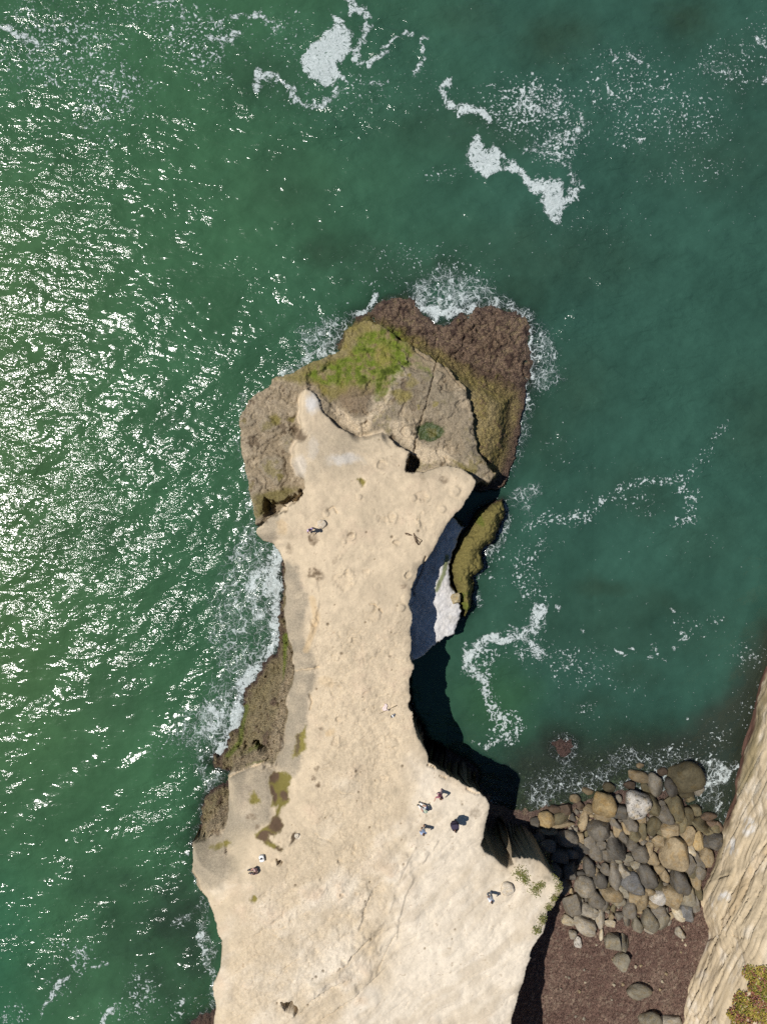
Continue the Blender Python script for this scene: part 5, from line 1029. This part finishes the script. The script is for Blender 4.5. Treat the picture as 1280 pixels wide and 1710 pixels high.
pk_ = person(at(757, 1371), R(190), stand((.1, -.1), .14, .08), cloth('black_cloth', (.022, .018, .026)), cloth('black_trousers', (.02, .018, .022)), DKHAIR, 'person in bulky black clothes with a big dark pack', scale=1.06, bare=())
person(at(816, 1489), R(170), stand((.12, -.1), .10), cloth('white_shirt', (.74, .76, .82)), cloth('grey_trousers', (.20, .23, .28)), DKHAIR, 'person in white shirt beside the big round cream stone')
person(at(429, 1450), R(110), sit(-.1, .44), cloth('dusty_pink_cloth', (.46, .30, .28)), cloth('dark_jeans', (.05, .055, .08)), DKHAIR, 'person sitting on the grey west side above the green water')
# big dark pack carried by the person in black
def rounded(name, sx, sy, sz, mat, parent, loc, seed=0, pw=4.0):
    bm = bmesh.new(); bmesh.ops.create_icosphere(bm, subdivisions=3, radius=1)
    for v in bm.verts:
        d = v.co.normalized(); k = (abs(d.x) ** pw + abs(d.y) ** pw + abs(d.z) ** pw) ** (-1 / pw); v.co = Vector((d.x * sx, d.y * sy, d.z * sz)) * k
    me = bpy.data.meshes.new(name); bm.to_mesh(me); bm.free(); me.polygons.foreach_set('use_smooth', [True] * len(me.polygons)); me.materials.append(mat)
    o = bpy.data.objects.new(name, me); COL.objects.link(o); o.parent = parent; o.location = loc; return o
pv = at(757, 1371); pe = bpy.data.objects.new('backpack', None); COL.objects.link(pe); pe.location = pv + Vector((0, 0, 1.0)); pe.rotation_euler = (0, 0, R(190))
DKP = cloth('dark_pack_cloth', (.030, .022, .040)); rounded('pack_body', .36, .22, .38, DKP, pe, (0, -.30, .42), 0, 3.0); rounded('lid', .33, .21, .07, cloth('pack_lid', (.045, .035, .06)), pe, (0, -.30, .80), 0, 3.0); rounded('pocket', .22, .06, .2, DKP, pe, (0, -.52, .32), 0, 3.0)
for k in (-1, 1): mesh_obj('strap', *tube([(k * .13, -.16, .68), (k * .15, .02, .66), (k * .15, .14, .45), (k * .14, .06, .2), (k * .16, -.14, .12)], .025, .025, 6), DKP, pe)
tag(pe, 'big dark pack on the back of the person in black', 'backpack')

# belongings left on the rock
WHITEP = cloth('white_plastic', (.78, .77, .74), .5); DARKP = cloth('dark_plastic', (.04, .04, .045), .5)
v = at(438, 1431); e = bpy.data.objects.new('cooler_box', None); COL.objects.link(e); e.location = v; e.rotation_euler = (0, 0, R(12))
rounded('box', .20, .26, .17, WHITEP, e, (0, 0, .16), 0, 7); rounded('lid', .205, .265, .04, WHITEP, e, (0, 0, .345), 0, 7); rounded('lid_panel', .10, .07, .02, DARKP, e, (0, .05, .385), 0, 5)
mesh_obj('handle', *tube([(-.215, 0, .2), (-.23, 0, .36), (-.12, 0, .46), (.12, 0, .46), (.23, 0, .36), (.215, 0, .2)], .014, .014, 6), DARKP, e); tag(e, 'small white box with a dark top mark near the sitting person', 'box')
a, b = at(633, 1191), at(662, 1178); mid_ = (a + b) / 2; e = bpy.data.objects.new('fishing_rod', None); COL.objects.link(e); e.location = mid_
d = (b - a); d.z = 0; zr = max(a.z, b.z) - mid_.z + .05
p0 = -d / 2 + Vector((0, 0, zr)); p1 = d / 2 + Vector((0, 0, zr)); BRN = cloth('rod_brown', (.12, .08, .045), .5)
mesh_obj('shaft', *tube([p0, p0 * .3 + p1 * .7, p1], .014, .026, 6), BRN, e); mesh_obj('grip', *tube([p0 * .22 + p1 * .78, p1], .035, .04, 8), cloth('rod_grip', (.16, .12, .07)), e); rounded('reel', .05, .06, .05, DARKP, e, p0 * .45 + p1 * .55 - Vector((0, .07, 0)), 0, 3)
tag(e, 'thin brown rod lying on the rock at the narrow neck', 'rod')
v = at(643, 1181); e = bpy.data.objects.new('towel', None); COL.objects.link(e); e.location = v + Vector((0, 0, .03))
r = random.Random(4); V = []; Fc = []; nx, ny = 7, 10
for j in range(ny):
    for i in range(nx):
        w = .10 + .16 * j / ny; x = (i / (nx - 1) - .5) * 2 * w + .06 * math.sin(j * .8); y = .32 - .6 * j / (ny - 1); V.append((x, y, Hh(v.x + x, v.y + y) - v.z + .035 + .035 * math.sin(i * 1.7 + j) + r.uniform(0, .02)))
V += [(x, y, z - .02) for x, y, z in V]; N = nx * ny
for j in range(ny - 1):
    for i in range(nx - 1):
        q = (j * nx + i, (j + 1) * nx + i, (j + 1) * nx + i + 1, j * nx + i + 1); Fc += [q, tuple(N + k for k in q[::-1])]
bd = [i for i in range(nx)] + [j * nx + nx - 1 for j in range(1, ny)] + [(ny - 1) * nx + i for i in range(nx - 2, -1, -1)] + [j * nx for j in range(ny - 2, 0, -1)]
for k in range(len(bd)): q0, q1 = bd[k], bd[(k + 1) % len(bd)]; Fc.append((q0, q1, N + q1, N + q0))
mesh_obj('cloth', V, Fc, cloth('pale_pink_towel', (.68, .56, .52)), e); tag(e, 'crumpled pale pink cloth beside the thin rod', 'cloth')
v = at(655, 1195); e = bpy.data.objects.new('bag', None); COL.objects.link(e); e.location = v; e.rotation_euler = (0, 0, R(30))
rounded('bag_body', .17, .11, .13, DARKP, e, (0, 0, .12), 0, 3.5); rounded('white_panel', .09, .115, .08, WHITEP, e, (.03, 0, .18), 0, 3.5); rounded('side_pocket', .06, .07, .08, cloth('grey_cloth', (.25, .25, .28)), e, (.20, .02, .09), 0, 3)
mesh_obj('strap', *tube([(-.12, 0, .22), (-.06, .05, .32), (.06, .05, .32), (.13, 0, .22)], .014, .014, 6), DARKP, e); tag(e, 'small black and white bag below the thin rod', 'bag')
